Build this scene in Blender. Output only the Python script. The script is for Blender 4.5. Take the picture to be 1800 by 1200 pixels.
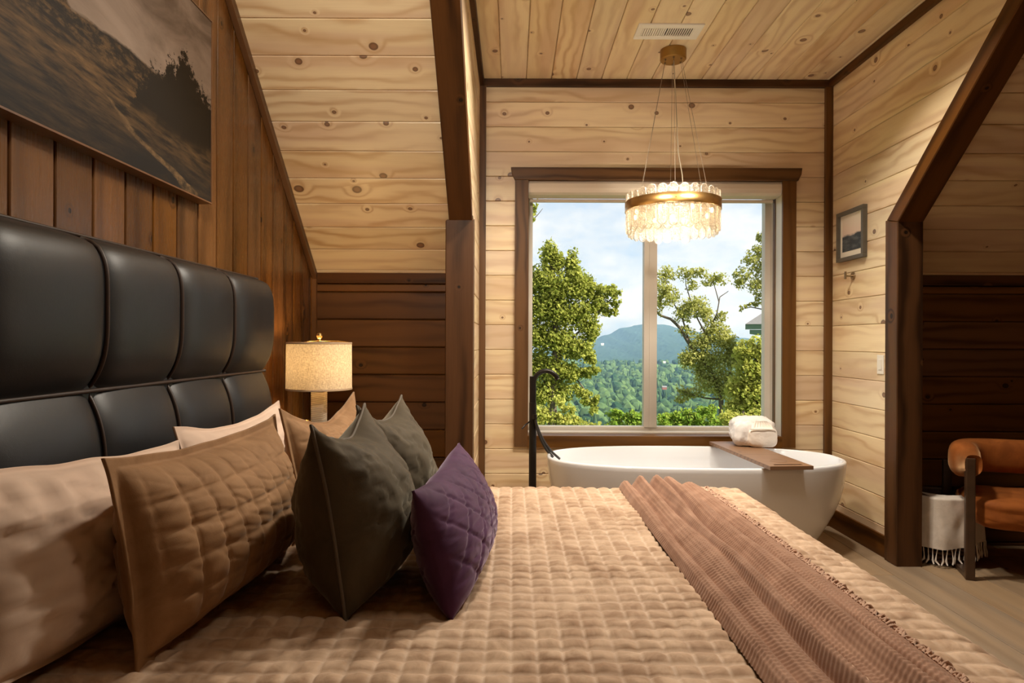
import bpy, bmesh, math, random
import numpy as np
from mathutils import Vector, Matrix, noise
R = math.radians
PI = math.pi
random.seed(7)
rng = np.random.default_rng(7)
scene = bpy.context.scene
COL = scene.collection
for o in list(bpy.data.objects):
    bpy.data.objects.remove(o)

# ------------------------------------------------------------------ camera
F, H = 1150.0, 1.33
cam = bpy.data.objects.new('camera', bpy.data.cameras.new('camera'))
COL.objects.link(cam)
cam.data.sensor_width = 36.0
cam.data.lens = F / 1800.0 * 36.0
cam.data.clip_end = 6000
cam.data.clip_start = 0.05
cam.matrix_world = Matrix.Translation((0, 0, H)) @ Matrix.Rotation(R(-0.22), 4, 'Y') @ Matrix.Rotation(R(90), 4, 'X')
scene.camera = cam

# ------------------------------------------------------------------ view, world, lights
vs = scene.view_settings
scene.display_settings.display_device = 'sRGB'
vs.view_transform = 'Standard'; vs.look = 'None'; vs.gamma = 1.0; vs.use_curve_mapping = False
vs.exposure = 0.08
cy = scene.cycles
cy.max_bounces = 7; cy.diffuse_bounces = 4; cy.glossy_bounces = 4; cy.transmission_bounces = 6
cy.transparent_max_bounces = 24; cy.volume_bounces = 0
cy.sample_clamp_indirect = 4.0; cy.sample_clamp_direct = 0
cy.caustics_reflective = False; cy.caustics_refractive = False
cy.use_light_tree = True

W = bpy.data.worlds.new('sky'); scene.world = W; W.use_nodes = True
wn = W.node_tree.nodes; wl = W.node_tree.links
bg = wn['Background']
tc = wn.new('ShaderNodeTexCoord')
mp = wn.new('ShaderNodeMapping'); mp.inputs['Scale'].default_value = (1.0, 1.0, 2.1); mp.inputs['Location'].default_value = (3.3, 1.1, 0.47)
ns = wn.new('ShaderNodeTexNoise'); ns.inputs['Scale'].default_value = 6.5; ns.inputs['Detail'].default_value = 7; ns.inputs['Roughness'].default_value = 0.55
cr = wn.new('ShaderNodeValToRGB')
cr.color_ramp.elements[0].position = 0.37; cr.color_ramp.elements[0].color = (0.52, 0.68, 0.90, 1)
cr.color_ramp.elements[1].position = 0.60; cr.color_ramp.elements[1].color = (0.96, 0.965, 0.98, 1)
e = cr.color_ramp.elements.new(0.48); e.color = (0.74, 0.82, 0.93, 1)
wl.new(tc.outputs['Generated'], mp.inputs['Vector']); wl.new(mp.outputs[0], ns.inputs['Vector'])
wl.new(ns.outputs['Fac'], cr.inputs['Fac']); wl.new(cr.outputs[0], bg.inputs['Color'])
bg.inputs['Strength'].default_value = 0.98

def light(name, kind, loc, energy, color, **kw):
    d = bpy.data.lights.new(name, kind); d.energy = energy; d.color = color
    o = bpy.data.objects.new(name, d); COL.objects.link(o); o.location = loc
    for k, v in kw.items():
        if k == 'aim':
            o.rotation_euler = (Vector(v) - Vector(loc)).to_track_quat('-Z', 'Y').to_euler()
        else:
            setattr(d, k, v)
    return o

SUN = light('sun', 'SUN', (20, -20, 30), 11.0, (1.0, 0.93, 0.80), angle=R(1.5), aim=(5, -13, 17.5))
# added fill light under the ridge, out of the frame, no known fixture
light('room_ceiling_lamp', 'AREA', (1.2, 1.6, 3.7), 10, (1.0, 0.84, 0.64), shape='DISK', size=0.5, aim=(0.8, 2.6, 0))
# added lights under the alcove ceiling, out of frame, brightening bed and tub
for lx in (0.55, 1.45):
    light('alcove_downlight', 'AREA', (lx, 3.45, 3.225), 44, (1.0, 0.90, 0.76), shape='DISK', size=0.24, spread=R(135), aim=(lx - .35, 3.0, 0))
light('beam_spotlight', 'AREA', (-0.25, 0.5, 2.9), 13, (1.0, 0.88, 0.72), shape='DISK', size=0.25, spread=R(95), aim=(-0.75, 3.3, 2.75))  # added unseen light that brightens the left slope and beam

# ------------------------------------------------------------------ helpers
def link(o, parent=None):
    COL.objects.link(o)
    if parent is not None:
        o.parent = parent
    return o

def tag(o, label=None, cat=None, group=None, kind=None):
    if label: o['label'] = label
    if cat: o['category'] = cat
    if group: o['group'] = group
    if kind: o['kind'] = kind
    return o

def struct(o, label):
    cat = o.name.split('_')[0].split('.')[0]
    return tag(o, label, cat, None, 'structure')

def empty(name, loc, rz=0.0):
    o = bpy.data.objects.new(name, None); COL.objects.link(o)
    o.location = loc; o.rotation_euler = (0, 0, rz); o.empty_display_size = 0.1
    return o

def mesh_obj(name, verts, faces, mat=None, parent=None, smooth=False, world=False):
    me = bpy.data.meshes.new(name)
    verts = np.asarray(verts, dtype=np.float64).reshape(-1, 3)
    if world and parent is not None:
        verts = verts - np.array(parent.location)
    me.from_pydata(verts.tolist(), [], [tuple(int(i) for i in f) for f in faces])
    me.validate()
    me.update()
    if smooth:
        me.polygons.foreach_set('use_smooth', [True] * len(me.polygons))
    if mat is not None:
        me.materials.append(mat)
    return link(bpy.data.objects.new(name, me), parent)

class MB:
    """collects boxes, tubes, lathes and grids; build() links them as one mesh object"""
    def __init__(s): s.v = []; s.f = []; s.n = 0
    def add(s, v, f):
        v = np.asarray(v, float).reshape(-1, 3)
        s.v.append(v); s.f += [tuple(int(i) + s.n for i in q) for q in f]; s.n += len(v); return s
    def box(s, a, b, ch=0.0):
        (x0, y0, z0), (x1, y1, z1) = a, b
        if ch <= 0:
            v = [(x, y, z) for z in (z0, z1) for y in (y0, y1) for x in (x0, x1)]
            return s.add(v, [(0, 2, 3, 1), (4, 5, 7, 6), (0, 1, 5, 4), (2, 6, 7, 3), (0, 4, 6, 2), (1, 3, 7, 5)])
        bm = bmesh.new(); bmesh.ops.create_cube(bm, size=1)
        for q in bm.verts:
            q.co = Vector(((x0 + x1) / 2 + q.co.x * (x1 - x0), (y0 + y1) / 2 + q.co.y * (y1 - y0), (z0 + z1) / 2 + q.co.z * (z1 - z0)))
        bmesh.ops.bevel(bm, geom=bm.edges[:], offset=ch, segments=2, affect='EDGES', profile=0.6)
        bm.verts.index_update()
        v = [tuple(q.co) for q in bm.verts]; f = [[q.index for q in fc.verts] for fc in bm.faces]; bm.free()
        return s.add(v, f)
    def grid(s, P, closed_u=False, closed_v=False, flip=False):
        P = np.asarray(P, float); nu, nv = P.shape[:2]; f = []
        for i in range(nu - (0 if closed_u else 1)):
            i2 = (i + 1) % nu
            for j in range(nv - (0 if closed_v else 1)):
                j2 = (j + 1) % nv
                q = (i * nv + j, i2 * nv + j, i2 * nv + j2, i * nv + j2)
                f.append(q[::-1] if flip else q)
        return s.add(P.reshape(-1, 3), f)
    def tube(s, pts, r, seg=8, caps=True):
        pts = [Vector(p) for p in pts]; n = len(pts)
        rr = r if hasattr(r, '__len__') else [r] * n
        rings = []; up = None
        for i, p in enumerate(pts):
            t = (pts[min(i + 1, n - 1)] - pts[max(i - 1, 0)])
            t = t.normalized() if t.length > 1e-9 else Vector((0, 0, 1))
            if up is None:
                up = Vector((0, 0, 1)) if abs(t.z) < 0.9 else Vector((1, 0, 0))
            a = (up - t * up.dot(t))
            a = a.normalized() if a.length > 1e-6 else t.orthogonal().normalized()
            up = a; b = t.cross(a)
            rings.append([tuple(p + (a * math.cos(k * 2 * PI / seg) + b * math.sin(k * 2 * PI / seg)) * rr[i]) for k in range(seg)])
        base = s.n
        s.grid(np.array(rings), closed_v=True, flip=True)
        if caps:
            s.f.append(tuple(base + k for k in range(seg)))
            s.f.append(tuple(base + (n - 1) * seg + k for k in reversed(range(seg))))
        return s
    def lathe(s, prof, c=(0, 0, 0), seg=24):
        P = np.array([[(c[0] + r * math.cos(k * 2 * PI / seg), c[1] + r * math.sin(k * 2 * PI / seg), c[2] + z) for k in range(seg)] for r, z in prof])
        return s.grid(P, closed_v=True, flip=True)
    def build(s, name, mat=None, parent=None, smooth=False, world=False):
        return mesh_obj(name, np.concatenate(s.v), s.f, mat, parent, smooth, world)

def at(px, py, Y):
    return Vector(((px - 900) / F * Y, Y, H - (py - 600) / F * Y))

PL_CACHE = {}
def plank(name, mat, parent, origin, ax, ay, poly, th, ch=0.004):
    """a chamfered board: poly (counter-clockwise) in the plane of ax (along the grain) and ay, th thick towards ax x ay"""
    ax = Vector(ax).normalized(); ay = Vector(ay).normalized(); az = ax.cross(ay)
    key = (mat.name, round(th, 4), round(ch, 4), tuple((round(a, 3), round(b, 3)) for a, b in poly))
    me = PL_CACHE.get(key)
    if me is None:
        n = len(poly); P = [Vector((a, b)) for a, b in poly]; ins = []
        for i in range(n):
            p, q, r2 = P[i - 1], P[i], P[(i + 1) % n]
            e1 = (q - p).normalized(); e2 = (r2 - q).normalized()
            n1 = Vector((-e1.y, e1.x)); n2 = Vector((-e2.y, e2.x))
            m = (n1 + n2); d = m.length
            ins.append(q + (m / d) * (ch / max(0.3, (m / d).dot(n1))) if d > 1e-6 else q + n1 * ch)
        v = [(p.x, p.y, 0) for p in P] + [(p.x, p.y, th - ch) for p in P] + [(p.x, p.y, th) for p in ins]
        f = [tuple(range(n - 1, -1, -1)), tuple(range(2 * n, 3 * n))]
        for k in (0, n):
            f += [(k + i, k + (i + 1) % n, k + n + (i + 1) % n, k + n + i) for i in range(n)]
        me = bpy.data.meshes.new(name); me.from_pydata(v, [], f); me.update(); me.materials.append(mat)
        PL_CACHE[key] = me
    o = bpy.data.objects.new(name, me); link(o, parent)
    M = Matrix((ax, ay, az)).transposed().to_4x4(); M.translation = Vector(origin)
    o.matrix_local = (parent.matrix_world.inverted() @ M) if parent is not None else M
    return o

# ------------------------------------------------------------------ materials
def new_mat(name):
    m = bpy.data.materials.new(name); m.use_nodes = True
    return m, m.node_tree.nodes, m.node_tree.links, m.node_tree.nodes['Principled BSDF']

class NB:
    def __init__(s, name):
        s.m, s.n, s.l, s.p = new_mat(name)
    def put(s, sock, val):
        if hasattr(val, 'is_output') or hasattr(val, 'links'):
            s.l.new(val, sock)
        elif val is not None:
            sock.default_value = val
    def math(s, op, a, b=None, c=None, clamp=False):
        x = s.n.new('ShaderNodeMath'); x.operation = op; x.use_clamp = clamp
        for i, v in enumerate((a, b, c)):
            if v is not None: s.put(x.inputs[i], v)
        return x.outputs[0]
    def vec(s, op, a, b=None):
        x = s.n.new('ShaderNodeVectorMath'); x.operation = op
        s.put(x.inputs[0], a)
        if b is not None: s.put(x.inputs[1], b)
        return x.outputs[0]
    def comb(s, x=0.0, y=0.0, z=0.0):
        c = s.n.new('ShaderNodeCombineXYZ')
        for i, v in enumerate((x, y, z)): s.put(c.inputs[i], v)
        return c.outputs[0]
    def sep(s, v):
        c = s.n.new('ShaderNodeSeparateXYZ'); s.put(c.inputs[0], v); return c.outputs
    def noise(s, v, scale=1.0, detail=3.0, rough=0.5, dist=0.0):
        x = s.n.new('ShaderNodeTexNoise')
        if v is not None: s.put(x.inputs['Vector'], v)
        x.inputs['Scale'].default_value = scale; x.inputs['Detail'].default_value = detail
        x.inputs['Roughness'].default_value = rough; x.inputs['Distortion'].default_value = dist
        return x.outputs['Fac']
    def mr(s, v, a, b, c=0.0, d=1.0, smooth=False):
        x = s.n.new('ShaderNodeMapRange'); x.clamp = True
        if smooth: x.interpolation_type = 'SMOOTHSTEP'
        for i, q in enumerate((v, a, b, c, d)): s.put(x.inputs[i], q)
        return x.outputs[0]
    def mix(s, f, a, b, mode='MIX'):
        x = s.n.new('ShaderNodeMix'); x.data_type = 'RGBA'; x.blend_type = mode; x.clamp_factor = True
        s.put(x.inputs[0], f)
        for i, v in ((6, a), (7, b)):
            if isinstance(v, tuple) and len(v) == 3: v = v + (1,)
            s.put(x.inputs[i], v)
        return x.outputs[2]
    def ramp(s, f, stops):
        x = s.n.new('ShaderNodeValToRGB'); r = x.color_ramp
        while len(r.elements) < len(stops): r.elements.new(0.5)
        for el, (p, c) in zip(r.elements, stops): el.position = p; el.color = tuple(c) + (1,)
        s.put(x.inputs[0], f); return x.outputs[0]
    def bump(s, h, strength=0.3, dist=0.002):
        x = s.n.new('ShaderNodeBump'); x.inputs['Strength'].default_value = strength; x.inputs['Distance'].default_value = dist
        s.put(x.inputs['Height'], h); s.l.new(x.outputs[0], s.p.inputs['Normal'])
    def obj(s):
        x = s.n.new('ShaderNodeTexCoord'); return x.outputs['Object']
    def rand(s):
        x = s.n.new('ShaderNodeObjectInfo'); return x.outputs['Random']
    def island(s):
        x = s.n.new('ShaderNodeNewGeometry'); return x.outputs['Random Per Island']
    def fin(s, col=None, rough=0.5, metal=0.0, spec=0.5, sheen=0.0, sheen_tint=None, coat=0.0, coat_rough=0.1):
        p = s.p
        if col is not None:
            if isinstance(col, tuple) and len(col) == 3: col = col + (1,)
            s.put(p.inputs['Base Color'], col)
        s.put(p.inputs['Roughness'], rough); p.inputs['Metallic'].default_value = metal
        p.inputs['Specular IOR Level'].default_value = spec
        if sheen:
            p.inputs['Sheen Weight'].default_value = sheen; p.inputs['Sheen Roughness'].default_value = 0.35
            if sheen_tint: p.inputs['Sheen Tint'].default_value = tuple(sheen_tint) + (1,)
        if coat:
            p.inputs['Coat Weight'].default_value = coat; p.inputs['Coat Roughness'].default_value = coat_rough
        return s.m

def wood(name, light_c, dark_c, knot_c, ring=60.0, knots=0.5, cell=4.2, rough=0.34, ring_amt=0.45, vary=0.16, heart=None, coat=0.0, spec=0.5, kr=(0.03, 0.085), fibre_amt=0.3, warp=11.0):
    b = NB(name)
    rn = b.rand()
    off = b.comb(b.math('MULTIPLY', rn, 37.0), b.math('MULTIPLY', rn, 13.7), b.math('MULTIPLY', rn, 5.3))
    p = b.vec('ADD', b.obj(), off)
    x, y, z = b.sep(p)
    y = b.math('ADD', y, b.math('MULTIPLY', z, 0.83))
    wob = b.noise(b.comb(b.math('MULTIPLY', x, 1.3), b.math('MULTIPLY', y, 4.5), z), 1.0, 3, 0.5)
    # knots: one candidate for each voronoi cell
    v = b.n.new('ShaderNodeTexVoronoi'); v.voronoi_dimensions = '2D'; v.inputs['Scale'].default_value = 1.0
    kx = b.math('ADD', b.math('MULTIPLY', x, cell * 0.85), b.math('MULTIPLY', wob, 0.10))
    ky = b.math('ADD', b.math('MULTIPLY', y, cell), b.math('MULTIPLY', wob, 0.12))
    b.put(v.inputs['Vector'], b.comb(kx, ky, 0.0))
    d = v.outputs['Distance']; cs = b.n.new('ShaderNodeSeparateColor'); b.put(cs.inputs[0], v.outputs['Color'])
    has = b.math('LESS_THAN', cs.outputs[0], knots)
    rad = b.math('ADD', b.math('MULTIPLY', b.math('MULTIPLY', cs.outputs[1], cs.outputs[1]), kr[1] - kr[0]), kr[0])
    km = b.math('MULTIPLY', has, b.mr(d, b.math('MULTIPLY', rad, 0.8), rad, 1.0, 0.0, True))
    kin = b.math('MULTIPLY', has, b.mr(d, b.math('MULTIPLY', rad, 0.35), b.math('MULTIPLY', rad, 0.78), 1.0, 0.0, True))
    halo = b.math('MULTIPLY', has, b.mr(d, 0.0, b.math('MULTIPLY', rad, 3.4), 1.0, 0.0, True))
    # growth rings: long cathedral figures that swerve around the knots
    ph = b.math('ADD', b.math('MULTIPLY', y, ring), b.math('MULTIPLY', wob, warp))
    ph = b.math('ADD', ph, b.math('MULTIPLY', halo, 8.0))
    rg = b.math('POWER', b.math('ADD', b.math('MULTIPLY', b.math('SINE', ph), 0.5), 0.5), 2.2)
    patch = b.mr(b.noise(b.comb(b.math('MULTIPLY', x, 0.9), b.math('MULTIPLY', y, 3.0), 4.0), 1.0, 2), 0.38, 0.62)
    fib = b.noise(b.comb(b.math('MULTIPLY', x, 5.0), b.math('MULTIPLY', y, 210.0), z), 1.0, 2, 0.6)
    g = b.math('ADD', b.math('MULTIPLY', b.math('MULTIPLY', rg, ring_amt), b.math('ADD', b.math('MULTIPLY', patch, 0.8), 0.25)), b.math('MULTIPLY', b.math('SUBTRACT', fib, 0.35), fibre_amt))
    col = b.mix(g, light_c, dark_c)
    if heart:   # pinkish-grey heartwood streaks and patches
        hm = b.mr(b.noise(b.comb(b.math('MULTIPLY', x, 0.55), b.math('MULTIPLY', y, 7.0), 9.0), 1.0, 2.5), 0.47, 0.60)
        col = b.mix(b.math('MULTIPLY', hm, 0.75), col, b.mix(b.math('MULTIPLY', g, 0.8), heart, dark_c))
    col = b.mix(b.math('MULTIPLY', halo, 0.28), col, dark_c)
    kc = b.mix(kin, tuple(c * 0.55 for c in knot_c), knot_c)
    col = b.mix(b.math('MULTIPLY', km, 0.9), col, kc)
    hsv = b.n.new('ShaderNodeHueSaturation')
    b.put(hsv.inputs['Value'], b.math('ADD', b.math('MULTIPLY', rn, vary), 1.0 - vary * 0.55))
    b.put(hsv.inputs['Saturation'], b.math('ADD', b.math('MULTIPLY', b.math('FRACT', b.math('MULTIPLY', rn, 7.31)), 0.16), 0.92))
    b.put(hsv.inputs['Color'], col)
    b.bump(b.math('SUBTRACT', fib, b.math('MULTIPLY', rg, 0.3)), 0.10, 0.001)
    return b.fin(hsv.outputs[0], b.math('ADD', b.math('MULTIPLY', fib, 0.14), rough - 0.06), spec=spec, coat=coat)

PINE = wood('pale_pine', (0.84, 0.675, 0.43), (0.56, 0.35, 0.18), (0.22, 0.10, 0.05), ring=70, knots=0.56, ring_amt=0.72, heart=(0.70, 0.50, 0.335), kr=(0.03, 0.125), warp=22.0)
STAIN = wood('dark_stained_pine', (0.175, 0.074, 0.022), (0.068, 0.026, 0.008), (0.022, 0.010, 0.005), ring=75, knots=0.35, rough=0.34, ring_amt=0.8, vary=0.35, spec=0.3)
BOARD = wood('brown_stained_boards', (0.20, 0.082, 0.020), (0.055, 0.020, 0.004), (0.030, 0.013, 0.006), ring=42, knots=0.28, rough=0.27, ring_amt=0.7, vary=0.5, spec=0.4, fibre_amt=.6)
BEAM = wood('dark_timber', (0.105, 0.042, 0.012), (0.034, 0.013, 0.004), (0.012, 0.006, 0.003), ring=60, knots=0.45, rough=0.42, ring_amt=0.95, vary=0.2, spec=0.18, fibre_amt=.5)
CASING = wood('casing_wood', (0.150, 0.068, 0.021), (0.055, 0.022, 0.006), (0.035, 0.014, 0.006), ring=90, knots=0.15, rough=0.4, ring_amt=0.8, vary=0.15, spec=0.25)
OAK = wood('floor_oak', (0.36, 0.245, 0.145), (0.22, 0.145, 0.085), (0.09, 0.06, 0.04), ring=45, knots=0.25, cell=2.6, rough=0.40, ring_amt=0.55, vary=0.30, heart=(0.27, 0.20, 0.135), kr=(0.02, 0.06))
WALNUT = wood('tray_wood', (0.25, 0.145, 0.085), (0.11, 0.058, 0.032), (0.06, 0.03, 0.015), ring=120, knots=0.12, rough=0.42, ring_amt=0.6)
NIGHT = wood('nightstand_wood', (0.06, 0.03, 0.014), (0.03, 0.014, 0.007), (0.02, 0.01, 0.005), knots=0.1)

def plain(name, col, rough=0.5, metal=0.0, spec=0.5, nscale=0.0, namt=0.12, bump=0.0, bscale=300, **kw):
    b = NB(name); c = col
    if nscale:
        c = b.mix(b.noise(b.obj(), nscale, 3), tuple(v * (1 - namt) for v in col), tuple(min(1, v * (1 + namt)) for v in col))
    if bump:
        b.bump(b.noise(b.obj(), bscale, 2), bump, 0.002)
    return b.fin(c, rough, metal, spec, **kw)

VINYL = plain('window_vinyl', (0.66, 0.60, 0.52), 0.4, nscale=3, namt=0.04)
SHADE_FABRIC = plain('roller_shade_cassette', (0.76, 0.66, 0.55), 0.5, nscale=8, namt=0.03)
WHITE_ENAMEL = plain('white_enamel', (0.85, 0.855, 0.87), 0.16, nscale=2, namt=0.02, coat=0.4)
BRONZE = plain('dark_bronze', (0.022, 0.018, 0.015), 0.33, metal=0.6, nscale=14, namt=0.2)
RUBBER = plain('dark_hose', (0.03, 0.027, 0.025), 0.4, nscale=60, namt=0.3)
BRASS = plain('brushed_brass', (0.55, 0.33, 0.12), 0.30, metal=1.0, nscale=30, namt=0.12)
CANOPY_BRASS = plain('aged_brass', (0.36, 0.22, 0.07), 0.36, metal=1.0, nscale=30, namt=0.15)
GOLD = plain('lamp_gold', (0.80, 0.58, 0.24), 0.25, metal=1.0, nscale=40, namt=0.08)
NICKEL = plain('brushed_nickel', (0.34, 0.26, 0.17), 0.35, metal=1.0, nscale=30, namt=0.1)
STEEL = plain('steel_cable', (0.26, 0.20, 0.14), 0.5, metal=0.3, nscale=10, namt=0.05)
CORD = plain('clear_cord', (0.5, 0.42, 0.3), 0.5, nscale=10, namt=0.05)
WHITE_METAL = plain('painted_white_metal', (0.85, 0.82, 0.76), 0.4, nscale=4, namt=0.03)
DARKVOID = plain('duct_dark', (0.015, 0.012, 0.01), 0.8, nscale=4, namt=0.1)  # shade behind the vent slats, put in as colour
SWITCH = plain('switch_plastic', (0.78, 0.72, 0.62), 0.4, nscale=5, namt=0.02)
CHAIR_WOOD = wood('chair_wood', (0.060, 0.032, 0.018), (0.028, 0.015, 0.009), (0.02, 0.01, 0.006), knots=0.02)
BLACK_WOOD = plain('dark_bed_base', (0.02, 0.015, 0.012), 0.5, nscale=8, namt=0.2)

def glass_pane():
    b = NB('window_glass'); n, l = b.n, b.l
    t = n.new('ShaderNodeBsdfTransparent'); t.inputs[0].default_value = (0.985, 0.995, 0.99, 1)
    g = n.new('ShaderNodeBsdfGlossy'); g.inputs['Roughness'].default_value = 0.02
    fr = n.new('ShaderNodeFresnel'); fr.inputs[0].default_value = 1.10
    mx = n.new('ShaderNodeMixShader'); l.new(fr.outputs[0], mx.inputs[0]); l.new(t.outputs[0], mx.inputs[1]); l.new(g.outputs[0], mx.inputs[2])
    l.new(mx.outputs[0], n['Material Output'].inputs['Surface']); n.remove(b.p)
    return b.m
GLASS = glass_pane()

def chandelier_glass(nm, f0, f1):
    b = NB(nm); n, l = b.n, b.l
    ob = b.obj(); h = n.new('ShaderNodeTexVoronoi'); h.inputs['Scale'].default_value = 150; l.new(ob, h.inputs['Vector'])
    bp = n.new('ShaderNodeBump'); bp.inputs['Strength'].default_value = 0.8; bp.inputs['Distance'].default_value = 0.004; l.new(h.outputs['Distance'], bp.inputs['Height'])
    t = n.new('ShaderNodeBsdfTransparent'); t.inputs[0].default_value = (0.98, 0.96, 0.93, 1)
    g = n.new('ShaderNodeBsdfGlossy'); g.inputs['Roughness'].default_value = 0.30; l.new(bp.outputs[0], g.inputs['Normal']); g.inputs['Color'].default_value = (1, 0.95, 0.88, 1)
    tl = n.new('ShaderNodeBsdfTranslucent'); tl.inputs[0].default_value = (0.95, 0.85, 0.70, 1); l.new(bp.outputs[0], tl.inputs['Normal'])
    m1 = n.new('ShaderNodeMixShader'); m1.inputs[0].default_value = 0.22; l.new(g.outputs[0], m1.inputs[1]); l.new(tl.outputs[0], m1.inputs[2])
    m2 = n.new('ShaderNodeMixShader'); f = b.mr(h.outputs['Distance'], 0.1, 0.7, f0, f1); l.new(f, m2.inputs[0]); l.new(t.outputs[0], m2.inputs[1]); l.new(m1.outputs[0], m2.inputs[2])
    l.new(m2.outputs[0], n['Material Output'].inputs['Surface']); n.remove(b.p)
    return b.m
PEBBLE = chandelier_glass('pebbled_glass', .10, .30)
GLASS_RIM = chandelier_glass('glass_rim', .65, .75)

def emis(name, col, strength):
    b = NB(name); b.fin(col); b.p.inputs['Emission Color'].default_value = tuple(col) + (1,); b.p.inputs['Emission Strength'].default_value = strength
    return b.m
BULB = emis('lit_bulb', (1.0, 0.80, 0.45), 14)

def leather():
    b = NB('black_leather'); ob = b.obj()
    n1 = b.noise(ob, 3.0, 4); n2 = b.noise(ob, 420, 3, 0.6); n3 = b.noise(ob, 28, 4, 0.6)
    b.bump(b.math('ADD', b.math('MULTIPLY', n2, 0.5), n3), 0.22, 0.002)
    return b.fin(b.mix(n1, (0.010, 0.010, 0.011), (0.022, 0.021, 0.021)), b.math('ADD', b.math('MULTIPLY', n1, 0.14), 0.36), spec=0.55)
LEATHER = leather()
PIPING = plain('brown_leather_piping', (0.045, 0.024, 0.015), 0.45, nscale=40, namt=0.2)

def velvet(name, a, c, nscale=7, sheen=0.5, tint=(1, 0.95, 0.9), rough=0.75, fine=500, bstr=0.12, stitch=None):
    b = NB(name); ob = b.obj()
    n1 = b.mr(b.noise(ob, nscale, 5, 0.62, 0.8), 0.36, 0.66); n2 = b.noise(ob, fine, 2)
    b.bump(b.math('ADD', n2, b.math('MULTIPLY', b.noise(ob, nscale * 5, 4, 0.6), 1.5)), bstr, 0.002)
    cc = b.mix(n1, a, c)
    if stitch:
        at = b.n.new('ShaderNodeAttribute'); at.attribute_name = 'stitch'; cc = b.mix(b.math('MULTIPLY', at.outputs['Fac'], .55), cc, stitch)  # pale nap sheen along the seams, mixed into the base colour
    return b.fin(cc, rough, spec=0.2, sheen=sheen, sheen_tint=tint)
QUILT_M = velvet('champagne_velvet_quilt', (0.40, 0.25, 0.15), (0.66, 0.47, 0.32), 9, 0.45, (1, 0.92, 0.84), stitch=(0.80, 0.64, 0.50))  # last colour paints the sheen on the seams
SHAM_M = velvet('tan_velvet_sham', (0.29, 0.155, 0.070), (0.40, 0.225, 0.110), 10, 0.35, (1, 0.85, 0.7))
OLIVE_M = velvet('olive_velvet', (0.070, 0.052, 0.030), (0.105, 0.080, 0.048), 6, 0.45, (0.9, 0.85, 0.7))
OLIVE_P = plain('olive_piping', (0.13, 0.10, 0.07), 0.7, nscale=30, namt=0.1)
PURPLE_M = velvet('plum_velvet', (0.055, 0.016, 0.050), (0.085, 0.026, 0.080), 6, 0.5, (0.9, 0.75, 0.95))
COTTON = velvet('blush_cotton', (0.72, 0.53, 0.41), (0.78, 0.60, 0.47), 3, 0.1, (1, 1, 1), 0.8, 700, 0.08)
THROW_M = velvet('rust_gauze', (0.31, 0.170, 0.110), (0.41, 0.240, 0.160), 12, 0.25, (1, 0.88, 0.8), 0.85, 600, 0.2)
RUST_M = velvet('rust_velvet', (0.23, 0.064, 0.011), (0.33, 0.098, 0.018), 9, 0.3, (1, 0.6, 0.3))
LINEN_M = velvet('cream_linen', (0.62, 0.54, 0.46), (0.70, 0.62, 0.54), 20, 0.1, (1, 1, 1), 0.85, 500, 0.3)
TOWEL_M = velvet('white_towel', (0.84, 0.80, 0.77), (0.90, 0.87, 0.84), 10, 0.15, (1, 1, 1), 0.9, 250, 0.5)
CREAM_BAG = velvet('cream_net_bag', (0.86, 0.78, 0.69), (0.90, 0.83, 0.75), 12, 0.1, (1, 1, 1), 0.9, 300, 0.4)
WICKER_M = plain('dark_wicker', (0.07, 0.032, 0.015), 0.6, nscale=60, namt=0.35)

def lamp_shade_mat():
    b = NB('linen_lamp_shade'); n, l = b.n, b.l; ob = b.obj(); x, y, z = b.sep(ob)
    w1 = b.noise(b.comb(b.math('MULTIPLY', x, 90.0), b.math('MULTIPLY', y, 90.0), b.math('MULTIPLY', z, 420.0)), 1.0, 3)
    w2 = b.noise(b.comb(b.math('MULTIPLY', x, 420.0), b.math('MULTIPLY', y, 420.0), b.math('MULTIPLY', z, 60.0)), 1.0, 3)
    w = b.mr(b.math('ADD', w1, w2), 0.75, 1.25)
    c = b.mix(w, (0.46, 0.37, 0.26), (0.84, 0.74, 0.58))
    df = n.new('ShaderNodeBsdfDiffuse'); tl = n.new('ShaderNodeBsdfTranslucent'); l.new(c, df.inputs[0]); l.new(c, tl.inputs[0])
    mx = n.new('ShaderNodeMixShader'); mx.inputs[0].default_value = 0.2; l.new(df.outputs[0], mx.inputs[1]); l.new(tl.outputs[0], mx.inputs[2])
    l.new(mx.outputs[0], n['Material Output'].inputs['Surface']); n.remove(b.p)
    return b.m
LSHADE = lamp_shade_mat()
LTRIM = plain('lamp_shade_binding', (0.40, 0.27, 0.16), 0.7, nscale=60, namt=0.1)
RESIN = plain('ribbed_resin', (0.62, 0.55, 0.45), 0.5, nscale=30, namt=0.08)

def leaf_mat(name, a, c, tr=0.45):
    b = NB(name); n, l = b.n, b.l
    col = b.mix(b.island(), a, c)
    df = n.new('ShaderNodeBsdfDiffuse'); tl = n.new('ShaderNodeBsdfTranslucent'); l.new(col, df.inputs[0]); l.new(b.mix(0.5, col, (0.55, 0.56, 0.12)), tl.inputs[0])
    mx = n.new('ShaderNodeMixShader'); mx.inputs[0].default_value = tr; l.new(df.outputs[0], mx.inputs[1]); l.new(tl.outputs[0], mx.inputs[2])
    l.new(mx.outputs[0], n['Material Output'].inputs['Surface']); n.remove(b.p)
    return b.m
LEAF_A = leaf_mat('maple_leaves', (0.15, 0.19, 0.03), (0.48, 0.47, 0.11))
LEAF_B = leaf_mat('locust_leaves', (0.22, 0.24, 0.065), (0.58, 0.54, 0.19))
LEAF_C = leaf_mat('yellow_green_leaves', (0.24, 0.28, 0.05), (0.58, 0.54, 0.14))  # lighter yellow-green leaf colours
LEAF_D = leaf_mat('shrub_leaves', (0.12, 0.24, 0.03), (0.30, 0.40, 0.06))
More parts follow.
